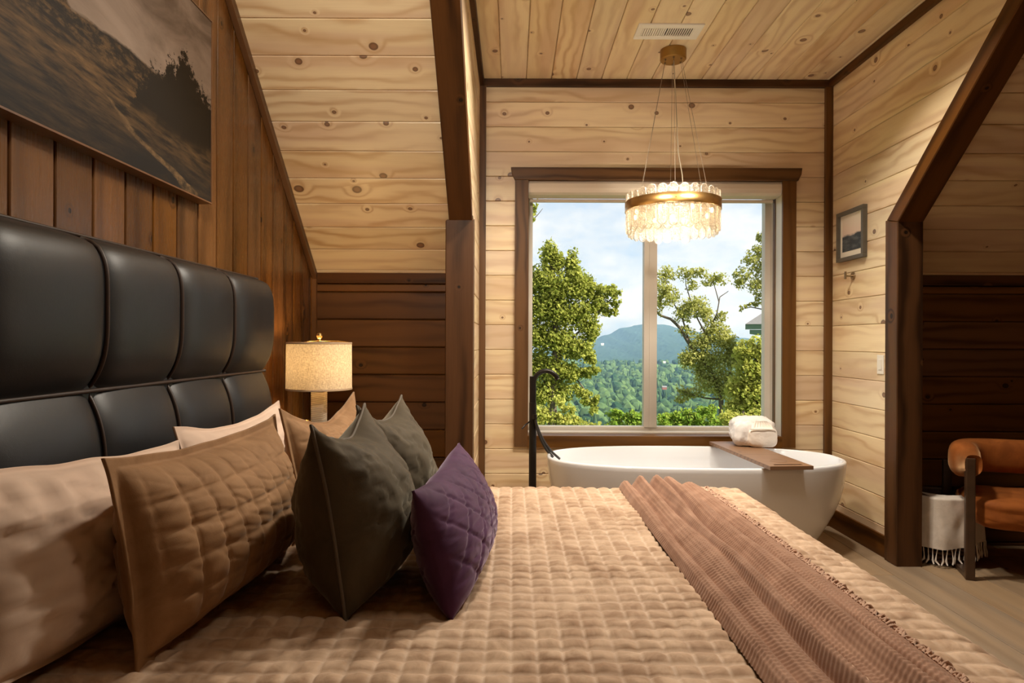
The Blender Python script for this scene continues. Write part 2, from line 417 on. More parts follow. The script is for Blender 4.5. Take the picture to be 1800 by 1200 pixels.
BARK = plain('bark', (0.10, 0.075, 0.05), 0.9, nscale=8, namt=0.4)
def forest_mat(name, a, c):
    b = NB(name); return b.fin(b.mix(b.island(), b.mix(b.noise(b.obj(), 0.6, 3), a, tuple(v * 0.7 for v in a)), c), 0.95, spec=0.0)
FOREST = forest_mat('forest_crowns', (0.030, 0.070, 0.030), (0.105, 0.165, 0.055))
HILLM = NB('forested_hill'); HILLM = HILLM.fin(HILLM.mix(HILLM.noise(HILLM.obj(), 0.03, 8, 0.75), (0.014, 0.040, 0.030), (0.050, 0.085, 0.045)), 0.95, spec=0.0)
GRASS_M = NB('meadow'); GRASS_M = GRASS_M.fin(GRASS_M.mix(GRASS_M.noise(GRASS_M.obj(), 0.05, 6), (0.09, 0.17, 0.04), (0.17, 0.25, 0.07)), 0.95, spec=0.0)
ROOF_M = plain('grey_shingle', (0.20, 0.19, 0.19), 0.8, nscale=20, namt=0.2)
SOFFIT_M = plain('green_fascia', (0.14, 0.22, 0.15), 0.6, nscale=5, namt=0.1)
HOUSE_M = plain('far_house_wall', (0.75, 0.72, 0.66), 0.8, nscale=1, namt=0.05)
HOUSE_R = plain('far_red_house', (0.35, 0.12, 0.09), 0.8, nscale=1, namt=0.05)

# ------------------------------------------------------------------ room shell
YB, YK, YP = 4.80, 4.30, 3.89           # window wall, knee wall, front of the posts
XG, XL, XR, XE = -1.308, -0.24, 2.325, 4.95   # gable wall, dormer cheeks, right end wall
ZC, ZK, S = 3.237, 1.7675, 0.873        # dormer ceiling, knee wall top, roof pitch
SL = math.hypot(1, S); cS, sS = 1 / SL, S / SL
PITCH, TH = 0.181, 0.022
DN, NN = Vector((0, -cS, sS)), Vector((0, sS, cS))   # up the slope, out through the roof
YR = 0.9; ZR = ZK + S * (YK - YR); YF = 2 * YR - YK
zslope = lambda y: ZK + S * (YK - y)
X_, Y_, Z_ = Vector((1, 0, 0)), Vector((0, 1, 0)), Vector((0, 0, 1))
rect = lambda a, b: [(0, 0), (a, 0), (a, b), (0, b)]
WX0, WX1, WZ0, WZ1 = 0.110, 1.972, 0.640, 2.512      # window opening

def shell(name, label, mb, mat):
    o = mb.build(name, mat); struct(o, label); return o

# floor, oak boards running away from the camera
floor = shell('floor', 'light brown oak plank floor of the room', MB().box((XG - .15, YF - .15, -0.2), (XE + .15, YB + .4, -0.016)), OAK)
FP = 0.242; joints = {0: 2.66, 1: 9, 2: 3.27, -1: 3.75, 3: 4.1, 4: 3.5, -2: 3.1, -3: 4.2}
for k in range(-12, 12):
    x1 = 2.195 + FP * (k + 1)
    if x1 < XG or x1 > XE + FP: continue
    j = joints.get(k, 2.2 + 2.4 * random.random())
    for ya, yb in ((j - 2.6 if j < 9 else 0.8, min(j, YB)), (j, YB)):
        ya = max(ya, 0.8)
        if yb - ya < 0.05: continue
        plank('floor_plank', OAK, floor, (x1 - .001, ya, -0.016), Y_, -X_, rect(yb - ya - .003, FP - .004), 0.016, 0.002)

# window wall of the dormer, shiplap pine
mb = MB().box((XL - .2, YB, 0), (WX0, YB + .26, ZC + .1)).box((WX1, YB, 0), (XR + .2, YB + .26, ZC + .1))
mb.box((WX0, YB, 0), (WX1, YB + .26, WZ0)).box((WX0, YB, WZ1), (WX1, YB + .26, ZC + .1))
wall_back = shell('wall_back', 'pale knotty pine shiplap wall around the big window', mb, PINE)
zs = [1.33 + (600 - 182.3) / F * YB * 1.0 + 0.0]
z = 1.33 + (600 - 224.0) / F * YB
rows = []
k0 = z
while k0 > 0: k0 -= PITCH
zz = k0
while zz < ZC:
    rows.append((max(0, zz), min(ZC, zz + PITCH))); zz += PITCH
G = 0.0022
YP0 = YB
for a, b_ in rows:
    if b_ - a < 0.02: continue
    def bp(x0, x1, z0, z1):
        if x1 - x0 < .01 or z1 - z0 < .012: return
        plank('plank', PINE, wall_back, (x0, YB, z0), X_, Z_, rect(x1 - x0, z1 - z0 - G), TH)
    if b_ <= WZ0 or a >= WZ1:
        bp(XL, XR, a, b_)
    else:
        bp(XL, WX0, a, b_); bp(WX1, XR, a, b_)
        if a < WZ0: bp(WX0, WX1, a, WZ0)
        if b_ > WZ1: bp(WX0, WX1, WZ1, b_)

# dormer cheeks
ymin = YK - (ZC - ZK) / S
def cheek(name, label, x0, x1, ax, xf):
    poly = [(YP + .10, 0), (YB + .1, 0), (YB + .1, ZC + .1), (ymin - .1, ZC + .1), (ymin, ZC), (YP + .10, zslope(YP + .10) - .02)]
    v = [(x, y, zz) for x in (x0, x1) for y, zz in poly]; n = len(poly)
    f = [tuple(range(n - 1, -1, -1)), tuple(range(n, 2 * n))] + [(i, (i + 1) % n, n + (i + 1) % n, n + i) for i in range(n)]
    w = mesh_obj(name, v, f, PINE); struct(w, label)
    for a, b_ in rows:
        if b_ - a < 0.02: continue
        def ye(q): return max(min(YP + .09, YK - (q - ZK) / S + .02), ymin)
        la, lb = YB - ye(a), YB - ye(b_)
        if ax > 0:
            plank('plank', PINE, w, (xf, YB, a), -Y_, Z_, [(0, 0), (la, 0), (lb, b_ - a - G), (0, b_ - a - G)], TH)
        else:
            plank('plank', PINE, w, (xf, ye(a), a), Y_, Z_, [(0, 0), (la, 0), (la, b_ - a - G), (la - lb, b_ - a - G)], TH)
    return w
wall_right = cheek('wall_right', 'pale pine shiplap side wall right of the bathtub', XR + TH, XR + .10, 1, XR + TH)
wall_left = cheek('wall_left', 'pale pine side wall seen edge on behind the left post', XL - .10, XL - TH, -1, XL - TH)

# dormer ceiling
ceil = shell('ceiling', 'flat pale knotty pine ceiling above the bathtub', MB().box((XL - .1, ymin - .05, ZC + TH), (XR + .1, YB + .26, ZC + .15)), PINE)
xk = XL - 0.02
for k in range(15):
    x0 = at(880 - 43.7 + 43.6 * k, 141, YB).x
    x1 = min(x0 + PITCH, XR); x0 = max(x0, XL)
    if x1 - x0 < .03: continue
    plank('ceiling_plank', PINE, ceil, (x0, ymin, ZC + TH), Y_, X_, rect(YB - ymin, x1 - x0 - G), TH)

# sloped ceilings left and right of the dormer
def slope_ceiling(name, label, x0, x1, smax, planks=True):
    o0 = Vector((x0, YK, ZK))
    v = []
    for n_ in (TH, 0.14):
        for s_, x in ((-.1, x0), (-.1, x1), (smax, x1), (smax, x0)):
            v.append(Vector((x, YK, ZK)) + DN * s_ + NN * n_)
    w = mesh_obj(name, v, [(0, 1, 2, 3), (7, 6, 5, 4), (0, 4, 5, 1), (1, 5, 6, 2), (2, 6, 7, 3), (3, 7, 4, 0)], PINE)
    struct(w, label)
    s_ = 0.036
    s0 = -0.02
    while planks and s0 < smax - .02:
        s1 = min(s_, smax)
        plank('ceiling_plank', PINE, w, Vector((x0, YK, ZK)) + DN * s0 + NN * TH, X_, DN, rect(x1 - x0, s1 - s0 - G), TH)
        s0 = s1; s_ += 0.1775
    return w
smax = (YK - ymin) * SL
slope_ceiling('ceiling.001', 'sloping pale pine ceiling between the headboard wall and the left post', XG, -0.275, smax)
slope_ceiling('ceiling.002', 'sloping pale pine ceiling over the armchair nook on the right', 2.44, XE, smax)
sr = (YK - YR) * SL
v = []
for n_ in (0.0, 0.14):
    for s_, x in ((smax, XG), (smax, XE), (sr, XE), (sr, XG)):
        v.append(Vector((x, YK, ZK)) + DN * s_ + NN * (TH * (n_ == 0) + n_))
w = mesh_obj('ceiling.003', v, [(0, 1, 2, 3), (7, 6, 5, 4), (0, 4, 5, 1), (1, 5, 6, 2), (2, 6, 7, 3), (3, 7, 4, 0)], PINE); struct(w, 'upper part of the sloping pine ceiling near the ridge')
v = [(x, y, zz + q) for q in (0, .15) for x, y, zz in ((XG, YR, ZR), (XE, YR, ZR), (XE, YF, ZK), (XG, YF, ZK))]
w = mesh_obj('ceiling.004', v, [(0, 1, 2, 3), (7, 6, 5, 4), (0, 4, 5, 1), (1, 5, 6, 2), (2, 6, 7, 3), (3, 7, 4, 0)], PINE); struct(w, 'sloping pine ceiling behind the camera')

# gable wall behind the headboard
poly = [(YF - .1, 0), (YB + .1, 0), (YB + .1, ZK), (YK + .1, ZK), (YR, ZR + .1), (YF - .1, ZK)]
n = len(poly)
v = [(x, y, zz) for x in (XG - .15, XG - TH) for y, zz in poly]
gable = mesh_obj('wall_gable', v, [tuple(range(n - 1, -1, -1)), tuple(range(n, 2 * n))] + [(i, (i + 1) % n, n + (i + 1) % n, n + i) for i in range(n)], BEAM)
struct(gable, 'brown stained vertical board wall behind the headboard')
GP = 0.1705
yhi = 1.695 + GP * 16
yhi = YK
y1 = 1.695 - GP * 4
while y1 < YK - .02:
    y2 = min(y1 + GP, YK)
    h1, h2 = zslope(y1 + .003) + .0, zslope(y2)
    w_ = y2 - y1 - 0.009
    plank('board', BOARD, gable, (XG - TH, y2, 0), Z_, -Y_, [(0, 0), (h2, 0), (h1, w_), (0, w_)], TH, 0.0025)
    y1 = y2

# knee walls, dark stained boards
def knee(name, label, x0, x1):
    w = shell(name, label, MB().box((x0, YK + TH, 0), (x1, YK + .15, ZK + .02)), STAIN)
    zt = ZK - 0.06
    zs_ = [0.0]
    zr = 1.33 + (600 - 513.3) / F * YK
    r_ = zr
    while r_ > 0.02: r_ -= PITCH
    r_ += PITCH; edges = [0.0]
    while r_ < zt: edges.append(r_); r_ += PITCH
    edges.append(zt)
    for a, b_ in zip(edges[:-1], edges[1:]):
        if b_ - a < .015: continue
        plank('plank', STAIN, w, (x0, YK + TH, a), X_, Z_, rect(x1 - x0, b_ - a - .004), TH, 0.006)
    plank('top_rail', BEAM, w, (x0, YK + TH, zt), X_, Z_, rect(x1 - x0, ZK - zt + .01), TH + .012, 0.003)
    return w
knee('wall_knee', 'dark stained horizontal board wall behind the bedside lamp', XG, -0.39)
knee('wall_nook', 'dark stained horizontal board wall behind the armchair', 2.44, XE)

# rear and right end walls with their windows out of the frame
shell('wall_rear', 'pine wall behind the camera', MB().box((XG - .15, YF - .15, 0), (XE + .15, YF, ZK + .1)), PINE)
mb = MB().box((XE, YF, 0), (XE + .15, YB, ZR + .1))
shell('wall_end', 'brown stained gable wall at the right end of the room', mb, BOARD)

# timber posts, beams and trims
def tr(i, label, o):
    o.name = 'trim_%d' % i; struct(o, label); return o
def post(i, x0, x1, label, zt=2.05):
    return tr(i, label, plank('post', BEAM, None, (x1, YP, 0), Z_, Y_, [(0, 0), (zt, 0), (zt + .03, .13), (0, .13)], x1 - x0, 0.005))
def rafter(i, x0, x1, label, L=2.1):
    return tr(i, label, plank('beam', BEAM, None, (x1, YP, 2.05), DN, NN, [(0, 0), (L, 0), (L, .10), (-.0707, .10)], x1 - x0, 0.005))
post(1, -0.398, -0.232, 'dark timber post left of the bathtub alcove')
rafter(2, -0.378, -0.240, 'dark sloping timber beam above the left post')
post(3, 2.290, 2.442, 'dark timber post between the bathtub and the armchair')
rafter(4, 2.290, 2.442, 'dark sloping timber beam above the right post')
def bar(i, label, a, b_, ch=.003, mat=BEAM):
    a, b_ = Vector(a), Vector(b_); d = b_ - a
    k = max(range(3), key=lambda q: abs(d[q])); ax = [X_, Y_, Z_][k]; ay = [Y_, Z_, X_][k]
    l3 = (k, (k + 1) % 3, (k + 2) % 3)
    return tr(i, label, plank('trim', mat, None, a, ax, ay, rect(d[l3[0]], d[l3[1]]), d[l3[2]], ch))
bar(5, 'dark trim along the top of the window wall', (XL, YB - .035 - TH, ZC - .052), (XR, YB - TH + .02, ZC - .001))
bar(6, 'dark trim where the flat ceiling meets the right side wall', (XR - .032, ymin, ZC - .052), (XR, YB - .03, ZC - .001))
bar(7, 'dark trim where the flat ceiling meets the left side wall', (XL, ymin, ZC - .052), (XL + .032, YB - .03, ZC - .001))
bar(8, 'dark corner trim left of the window', (XL, YB - .032 - TH, 0), (XL + .046, YB - TH + .02, ZC - .05), mat=CASING)
bar(9, 'dark corner trim right of the window', (XR - .050, YB - .032 - TH, 0), (XR, YB - TH + .02, ZC - .05), mat=CASING)
bar(10, 'dark vertical corner trim beside the lamp', (XG, YK - .03, 0), (XG + .028, YK - .001, ZK), mat=STAIN)
L = (YK - ymin) * SL
tr(11, 'dark sloping trim along the top of the headboard wall', plank('trim', STAIN, None, Vector((XG + .03, YK, ZK)) - NN * .045, DN, NN, [(0, 0), (L, 0), (L, .043), (0, .043)], .03, .003))
o = bar(12, 'dark baseboard along the right side wall', (XR - .018, YP + .1, 0), (XR, YB - .02, .135)); o.name = 'baseboard_right'; o['category'] = 'baseboard'
o = bar(13, 'dark baseboard under the window behind the bathtub', (XL, YB - .02 - TH, 0), (XR, YB - TH, .135)); o.name = 'baseboard_back'; o['category'] = 'baseboard'

# ------------------------------------------------------------------ window
win = empty('window_1', (1.041, YB, WZ0)); struct(win, 'wide two-pane window with dark wood casing behind the bathtub')
YC = YB - TH - .022     # face of the casing
def wpart(name, mat, a, b_, ch=.003):
    a, b_ = Vector(a), Vector(b_); d = b_ - a
    k = max(range(3), key=lambda q: abs(d[q])); ax = [X_, Y_, Z_][k]; ay = [Y_, Z_, X_][k]; l3 = (k, (k + 1) % 3, (k + 2) % 3)
    return plank(name, mat, win, a, ax, ay, rect(d[l3[0]], d[l3[1]]), d[l3[2]], ch)
bpy.context.view_layer.update()
wpart('side_casing', CASING, (0.018, YC, 0.565), (0.116, YB - TH + .002, 2.505))
wpart('side_casing', CASING, (1.966, YC, 0.565), (2.064, YB - TH + .002, 2.505))
wpart('bottom_casing', CASING, (0.116, YC, 0.560), (1.966, YB - TH + .002, 0.646))
hx = [(-.012, 0), (2.088, 0)]
plank('head_casing', CASING, win, (-0.012, YB - TH + .002, 2.505), X_, Z_, [(.028, 0), (2.086, 0), (2.108, .045), (2.114, .09), (0, .09), (.006, .045)], .036, .003)
# reveal boards of the opening
wpart('reveal', CASING, (WX0, YB - TH, 0.630), (WX1, YB + .25, WZ0 + .006), .001)
wpart('reveal', VINYL, (WX0 - .012, YB - TH, WZ0), (WX0 + .006, YB + .25, WZ1), .001)
wpart('reveal', VINYL, (WX1 - .006, YB - TH, WZ0), (WX1 + .012, YB + .25, WZ1), .001)
wpart('reveal', CASING, (WX0, YB - TH, WZ1 - .006), (WX1, YB + .25, WZ1 + .012), .001)
wpart('stop', CASING, (WX1 - .012, 4.885, WZ0 + .006), (WX1 - .006, 4.925, WZ1 - .006), .001)
wpart('stop', CASING, (WX0 + .006, 4.885, WZ0 + .006), (WX0 + .012, 4.925, WZ1 - .006), .001)
# vinyl frame with a stepped section
YV = 4.99
for (x0, x1, z0, z1) in ((WX0, WX0 + .045, WZ0, WZ1), (WX1 - .045, WX1, WZ0, WZ1), (WX0, WX1, WZ0, WZ0 + .045), (WX0, WX1, WZ1 - .05, WZ1)):
    wpart('window_frame', VINYL, (x0, YV, z0), (x1, YV + .07, z1), .004)
wpart('sill_strip', VINYL, (WX0 + .006, YV - .10, WZ0 + .006), (WX1 - .006, YV - .02, WZ0 + .018), .003)
wpart('mullion', VINYL, (1.006, YV - .006, WZ0 + .04), (1.104, YV + .07, WZ1 - .04), .006)
wpart('mullion_bead', VINYL, (1.046, YV - .012, WZ0 + .04), (1.064, YV + .0, WZ1 - .04), .003)
for x0, x1 in ((WX0 + .04, 1.01), (1.10, WX1 - .04)):
    p_ = MB().box((x0, YV + .03, WZ0 + .04), (x1, YV + .036, WZ1 - .04)).build('pane', GLASS, win, world=True)

# roller shade cassette under the head casing
sh = empty('roller_shade', (1.041, 4.86, 2.395))
tag(sh, 'beige roller shade rolled up in its cassette along the window top', 'roller shade')
prof = [(4.80, 2.405), (4.775, 2.42), (4.768, 2.45), (4.772, 2.485), (4.785, 2.503), (4.90, 2.503), (4.90, 2.40)]
xs = (0.119, 1.962)
MB().grid(np.array([[(x, y, zz) for y, zz in prof + prof[:1]] for x in xs])).build('cassette', SHADE_FABRIC, sh, world=True)
for x0 in (xs[0] - .003, xs[1] - .002):
    n = len(prof); v = [(x, y, zz) for x in (x0, x0 + .005) for y, zz in prof]
    mesh_obj('end_cap', v, [tuple(range(n - 1, -1, -1)), tuple(range(n, 2 * n))] + [(i, (i + 1) % n, n + (i + 1) % n, n + i) for i in range(n)], WHITE_METAL, sh, world=True)
MB().box((xs[0] + .01, 4.90, 2.375), (xs[1] - .01, 4.925, 2.398), .004).build('hem_bar', SHADE_FABRIC, sh, world=True)

# ------------------------------------------------------------------ bed
bed = empty('bed', (-0.07, 2.12, 0))
tag(bed, 'king bed with tufted black leather headboard, seen from its side', 'bed')
hb = MB().box((-1.300, 1.03, 0.12), (-1.235, 3.21, 1.60), .02).build('headboard', LEATHER, bed, world=True)
cols = [1.02, 1.46, 1.90, 2.331, 2.775, 3.224]
ZS, ZT, ZB = 1.182, 1.632, 0.60
XH = -1.20
def hb_x(zv):
    """front face of the headboard along the vertical, without the side seams"""
    if zv >= ZS:
        t = (zv - ZS) / (ZT - ZS); q = 2 * t - 1
        b_ = 0.062 * (1 - abs(q) ** 3.2) if q < 0 else 0.062 * (1 - abs(q) ** 5)
        b_ = b_ - (0.035 * max(0, (t - 0.93) / 0.07) ** 2)
    else:
        t = (ZS - zv) / (ZS - ZB); b_ = 0.058 * (1 - abs(2 * t - 1) ** 3.2)
    return XH - 0.02 + b_
for z0, z1 in ((ZS, ZT), (ZB, ZS)):
    for i in range(5):
        nu, nv = 22, 26
        P = np.zeros((nu, nv, 3))
        for a in range(nu):
            s_ = a / (nu - 1); s_ = 0.5 - 0.5 * math.cos(PI * s_)
            for c in range(nv):
                t = c / (nv - 1); t = 0.5 - 0.5 * math.cos(PI * t)
                yv = cols[i] + (cols[i + 1] - cols[i]) * s_; zv = z0 + (z1 - z0) * t
                q = abs(2 * s_ - 1); dep = 0.024 * q ** 7 + .004 * q * q
                if (i == 4 and s_ > .5): dep = 0.035 * max(0, (s_ - .90) / .10) ** 2.2
                wob = 0.004 * noise.noise(Vector((yv * 5, zv * 5, 3)))
                P[a, c] = (hb_x(zv) - dep + wob * (1 - q ** 4), yv, zv)
        MB().grid(P, flip=False).build('panel', LEATHER, hb, smooth=True, world=False).location = -Vector(bed.location)
def seam(pts, r, name='piping', mat=PIPING):
    o_ = MB().tube(pts, r, 8).build(name, mat, hb, smooth=True); o_.location = -Vector(bed.location); return o_
for i in range(1, 5):
    seam([(hb_x(ZB + (ZT - ZB) * k / 60) - 0.017, cols[i], ZB + (ZT - ZB) * k / 60) for k in range(61)], 0.0065)
seam([(XH - .018, cols[0] + (cols[-1] - cols[0]) * k / 30, ZS) for k in range(31)], 0.0065)
seam([(XH - .056, cols[0] + (cols[-1] - cols[0]) * k / 30, ZT + .001) for k in range(31)], 0.006)
MB().box((-1.235, 1.03, .15), (-1.225, 3.205, ZT - .02), .003).build('backing', LEATHER, hb).location = -Vector(bed.location)
BX0, BX1, BY0, BY1, BZ = -1.15, 1.135, 1.13, 3.14, 0.628
MB().box((BX0, BY0 + .05, 0.30), (BX1 - .06, BY1 - .05, BZ - .035), .05).build('mattress', COTTON, bed, world=True)
MB().box((BX0, BY0 + .06, 0.10), (BX1 - .08, BY1 - .06, 0.298), .01).build('base', BLACK_WOOD, bed, world=True)
for x in (BX0 + .1, BX1 - .2):
    for y in (BY0 + .2, BY1 - .2):
        MB().box((x - .04, y - .04, 0), (x + .04, y + .04, .102), .005).build('leg', BLACK_WOOD, bed, world=True)

# quilt: stitched squares, hanging over the foot and both sides
def edge(s_, lim, r):
    """arc length s past the start of the rounded edge -> (outwards, down)"""
    if s_ <= 0: return s_, 0.0
    if s_ < r * PI / 2: return r * math.sin(s_ / r), r * (1 - math.cos(s_ / r))
    return r + 0.012 * min(1, (s_ - r * PI / 2) / .2), r + (s_ - r * PI / 2)
CX, CYq = 0.0575, 0.0545
RF, RS = 0.105, 0.075
def quilt_base(u, v_):
    """u along the bed, v across it, both as cloth lengths; returns point and outward normal"""
    fx = BX1 - RF; ox, dx = edge(u - fx, 0, RF)
    ya, yb = BY0 + RS, BY1 - RS
    if v_ > yb: oy, dy = edge(v_ - yb, 0, RS); y = yb + oy
    elif v_ < ya: oy, dy = edge(ya - v_, 0, RS); y = ya - oy
    else: y, dy = v_, 0.0
    x = fx + ox if u > fx else u
    z = BZ - max(dx, dy) - 0.25 * min(dx, dy)
    return x, y, z
U0, U1 = -1.14, BX1 + .25; V0, V1 = BY0 - .22, BY1 + .22
nU, nV = int((U1 - U0) / CX * 8), int((V1 - V0) / CYq * 8)
P = np.zeros((nU, nV, 3))
us = np.linspace(U0, U1, nU); vv = np.linspace(V0, V1, nV)
for i, u in enumerate(us):
    for j, v_ in enumerate(vv): P[i, j] = quilt_base(u, v_)
dU = np.gradient(P, axis=0); dV = np.gradient(P, axis=1)
Nq = np.cross(dU, dV); Nq /= np.maximum(1e-9, np.linalg.norm(Nq, axis=2, keepdims=True))
hq = np.zeros((nU, nV)); sm = np.zeros((nU, nV))
for i, u in enumerate(us):
    for j, v_ in enumerate(vv):
        w1 = noise.noise(Vector((u * 3, v_ * 5, 1.7))); w2 = noise.noise(Vector((u * 3.4, v_ * 4, 8.1)))
        a = abs(math.sin(PI * (u / CX + .07 * w1))); c = abs(math.sin(PI * (v_ / CYq + .16 * w2)))
        wr = noise.noise(Vector((u * 16, v_ * 55, 4))); wr2 = noise.noise(Vector((u * 60 + 3 * w1, v_ * 30, 9)))
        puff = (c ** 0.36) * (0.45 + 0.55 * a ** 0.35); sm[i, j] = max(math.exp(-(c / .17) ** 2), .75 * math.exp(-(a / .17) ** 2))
        amp = 0.020 * (0.85 + 0.35 * w1)
        hq[i, j] = amp * puff * (1 + .22 * wr2) + 0.0035 * max(0, wr) * a + 0.006 * noise.noise(Vector((u * 2, v_ * 2.5, 3)))
P = P + Nq * hq[..., None]
quilt = empty('quilt', (0, 2.12, BZ - .03)); quilt.name = 'quilt'
bpy.data.objects.remove(quilt)
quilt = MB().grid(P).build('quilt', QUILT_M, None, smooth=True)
at_ = quilt.data.attributes.new('stitch', 'FLOAT', 'POINT'); at_.data.foreach_set('value', sm.reshape(-1).astype(np.float32))  # mask of the seams where the pale sheen is coloured in
tag(quilt, 'champagne velvet quilt stitched in small squares covering the bed', 'quilt')
def quilt_z(x, y):
    return quilt_base(x, y)

# rust gauze throw across the foot of the bed
TX0, TX1 = 0.508, 0.915
def throw_point(s_, v_):
    """s 0..1 across the throw, v cloth length across the bed"""
    drift = 0.03 * math.sin(v_ * 1.4 + .4) * (1 - s_) * .5
    farpull = max(0, (v_ - 2.6)) * 0.03
    x = TX0 + (TX1 - TX0) * s_ + drift * 0.4 - farpull * (s_ - .35)
    bx, by, bz = quilt_base(x, v_)
    h = 0.021
    for c0, dr, wid, amp in ((.07, .00, .070, .026), (.26, -.04, .085, .040), (.44, -.12, .070, .046), (.60, .16, .085, .046), (.83, .08, .08, .022), (.155, -.02, .022, -.012), (.35, -.08, .024, -.016), (.515, .02, .022, -.020), (.71, .14, .025, -.016)):
        cc = c0 + dr * (3.1 - v_) / 1.7 * 0.5 + 0.03 * noise.noise(Vector((v_ * 1.6, c0 * 9, 2)))
        wd = wid * (1 + .35 * noise.noise(Vector((v_ * 1.2, c0 * 7, 5))))
        am = amp * (0.95 + .55 * noise.noise(Vector((v_ * 1.5, c0 * 5, 7)))) * (1 + .55 * max(0, (v_ - 2.5)))
        q = (s_ - cc) / wd
        h += (max(0.0, am) if amp > 0 else amp) * math.exp(-q * q)
    if s_ < .05: h -= 0.015 * (1 - s_ / .05) ** 2
    if s_ > .95: h -= 0.006 * (s_ - .95) / .05
    h = max(h, .014)
    # crinkled weave: fine ribs across the cloth
    w = noise.noise(Vector((s_ * 4, v_ * 8, 6)))
    h += 0.0023 * math.sin(2 * PI * (v_ / 0.0155 + 2.6 * noise.noise(Vector((s_ * 6, v_ * 3, 1))))) * (.7 + .6 * w) + 0.0010 * math.sin(2 * PI * s_ * 34)
    return x, by, bz, h
nS, nT = 170, 600
tv = np.linspace(1.17, BY1 + .10, nT); ts = np.linspace(0, 1, nS)
P = np.zeros((nS, nT, 3)); hh = np.zeros((nS, nT))
for i, s_ in enumerate(ts):
    for j, v_ in enumerate(tv):
        x, y, z, h = throw_point(s_, v_); P[i, j] = (x, y, z); hh[i, j] = h
Nt = np.cross(np.gradient(P, axis=0), np.gradient(P, axis=1)); Nt /= np.linalg.norm(Nt, axis=2, keepdims=True)
P = P + Nt * hh[..., None]
throw = MB().grid(P).build('throw_blanket', THROW_M, None, smooth=True)
tag(throw, 'rust brown crinkled gauze throw laid across the foot of the bed', 'blanket')
fr = MB()
for j in range(0, nT, 2):
    b0 = Vector(P[-1, j]); pts = []; L_ = 0.022 + .014 * random.random(); an = random.uniform(-1.3, 1.3); cu = random.uniform(-1, 1)
    for k in range(5):
        t = k / 4
        pts.append(b0 + Vector((L_ * t * math.cos(an * t), L_ * t * math.sin(an + cu * t) * .8, -.012 * t + .012 * math.sin(PI * t) * random.uniform(.4, 1.3))))
    fr.tube(pts, [.0042, .0040, .0038, .0036, .0044], 4)
for i in range(30, nS, 2):
    b0 = Vector(P[i, -1]); fr.tube([b0, b0 + Vector((random.uniform(-.006, .006), .004, -.02)), b0 + Vector((random.uniform(-.01, .01), .002, -.04))], .003, 4)
frg = fr.build('fringe', velvet('throw_fringe', (0.46, 0.28, 0.19), (0.58, 0.37, 0.26), 12, 0.3), throw, smooth=True); frg['kind'] = 'stuff'

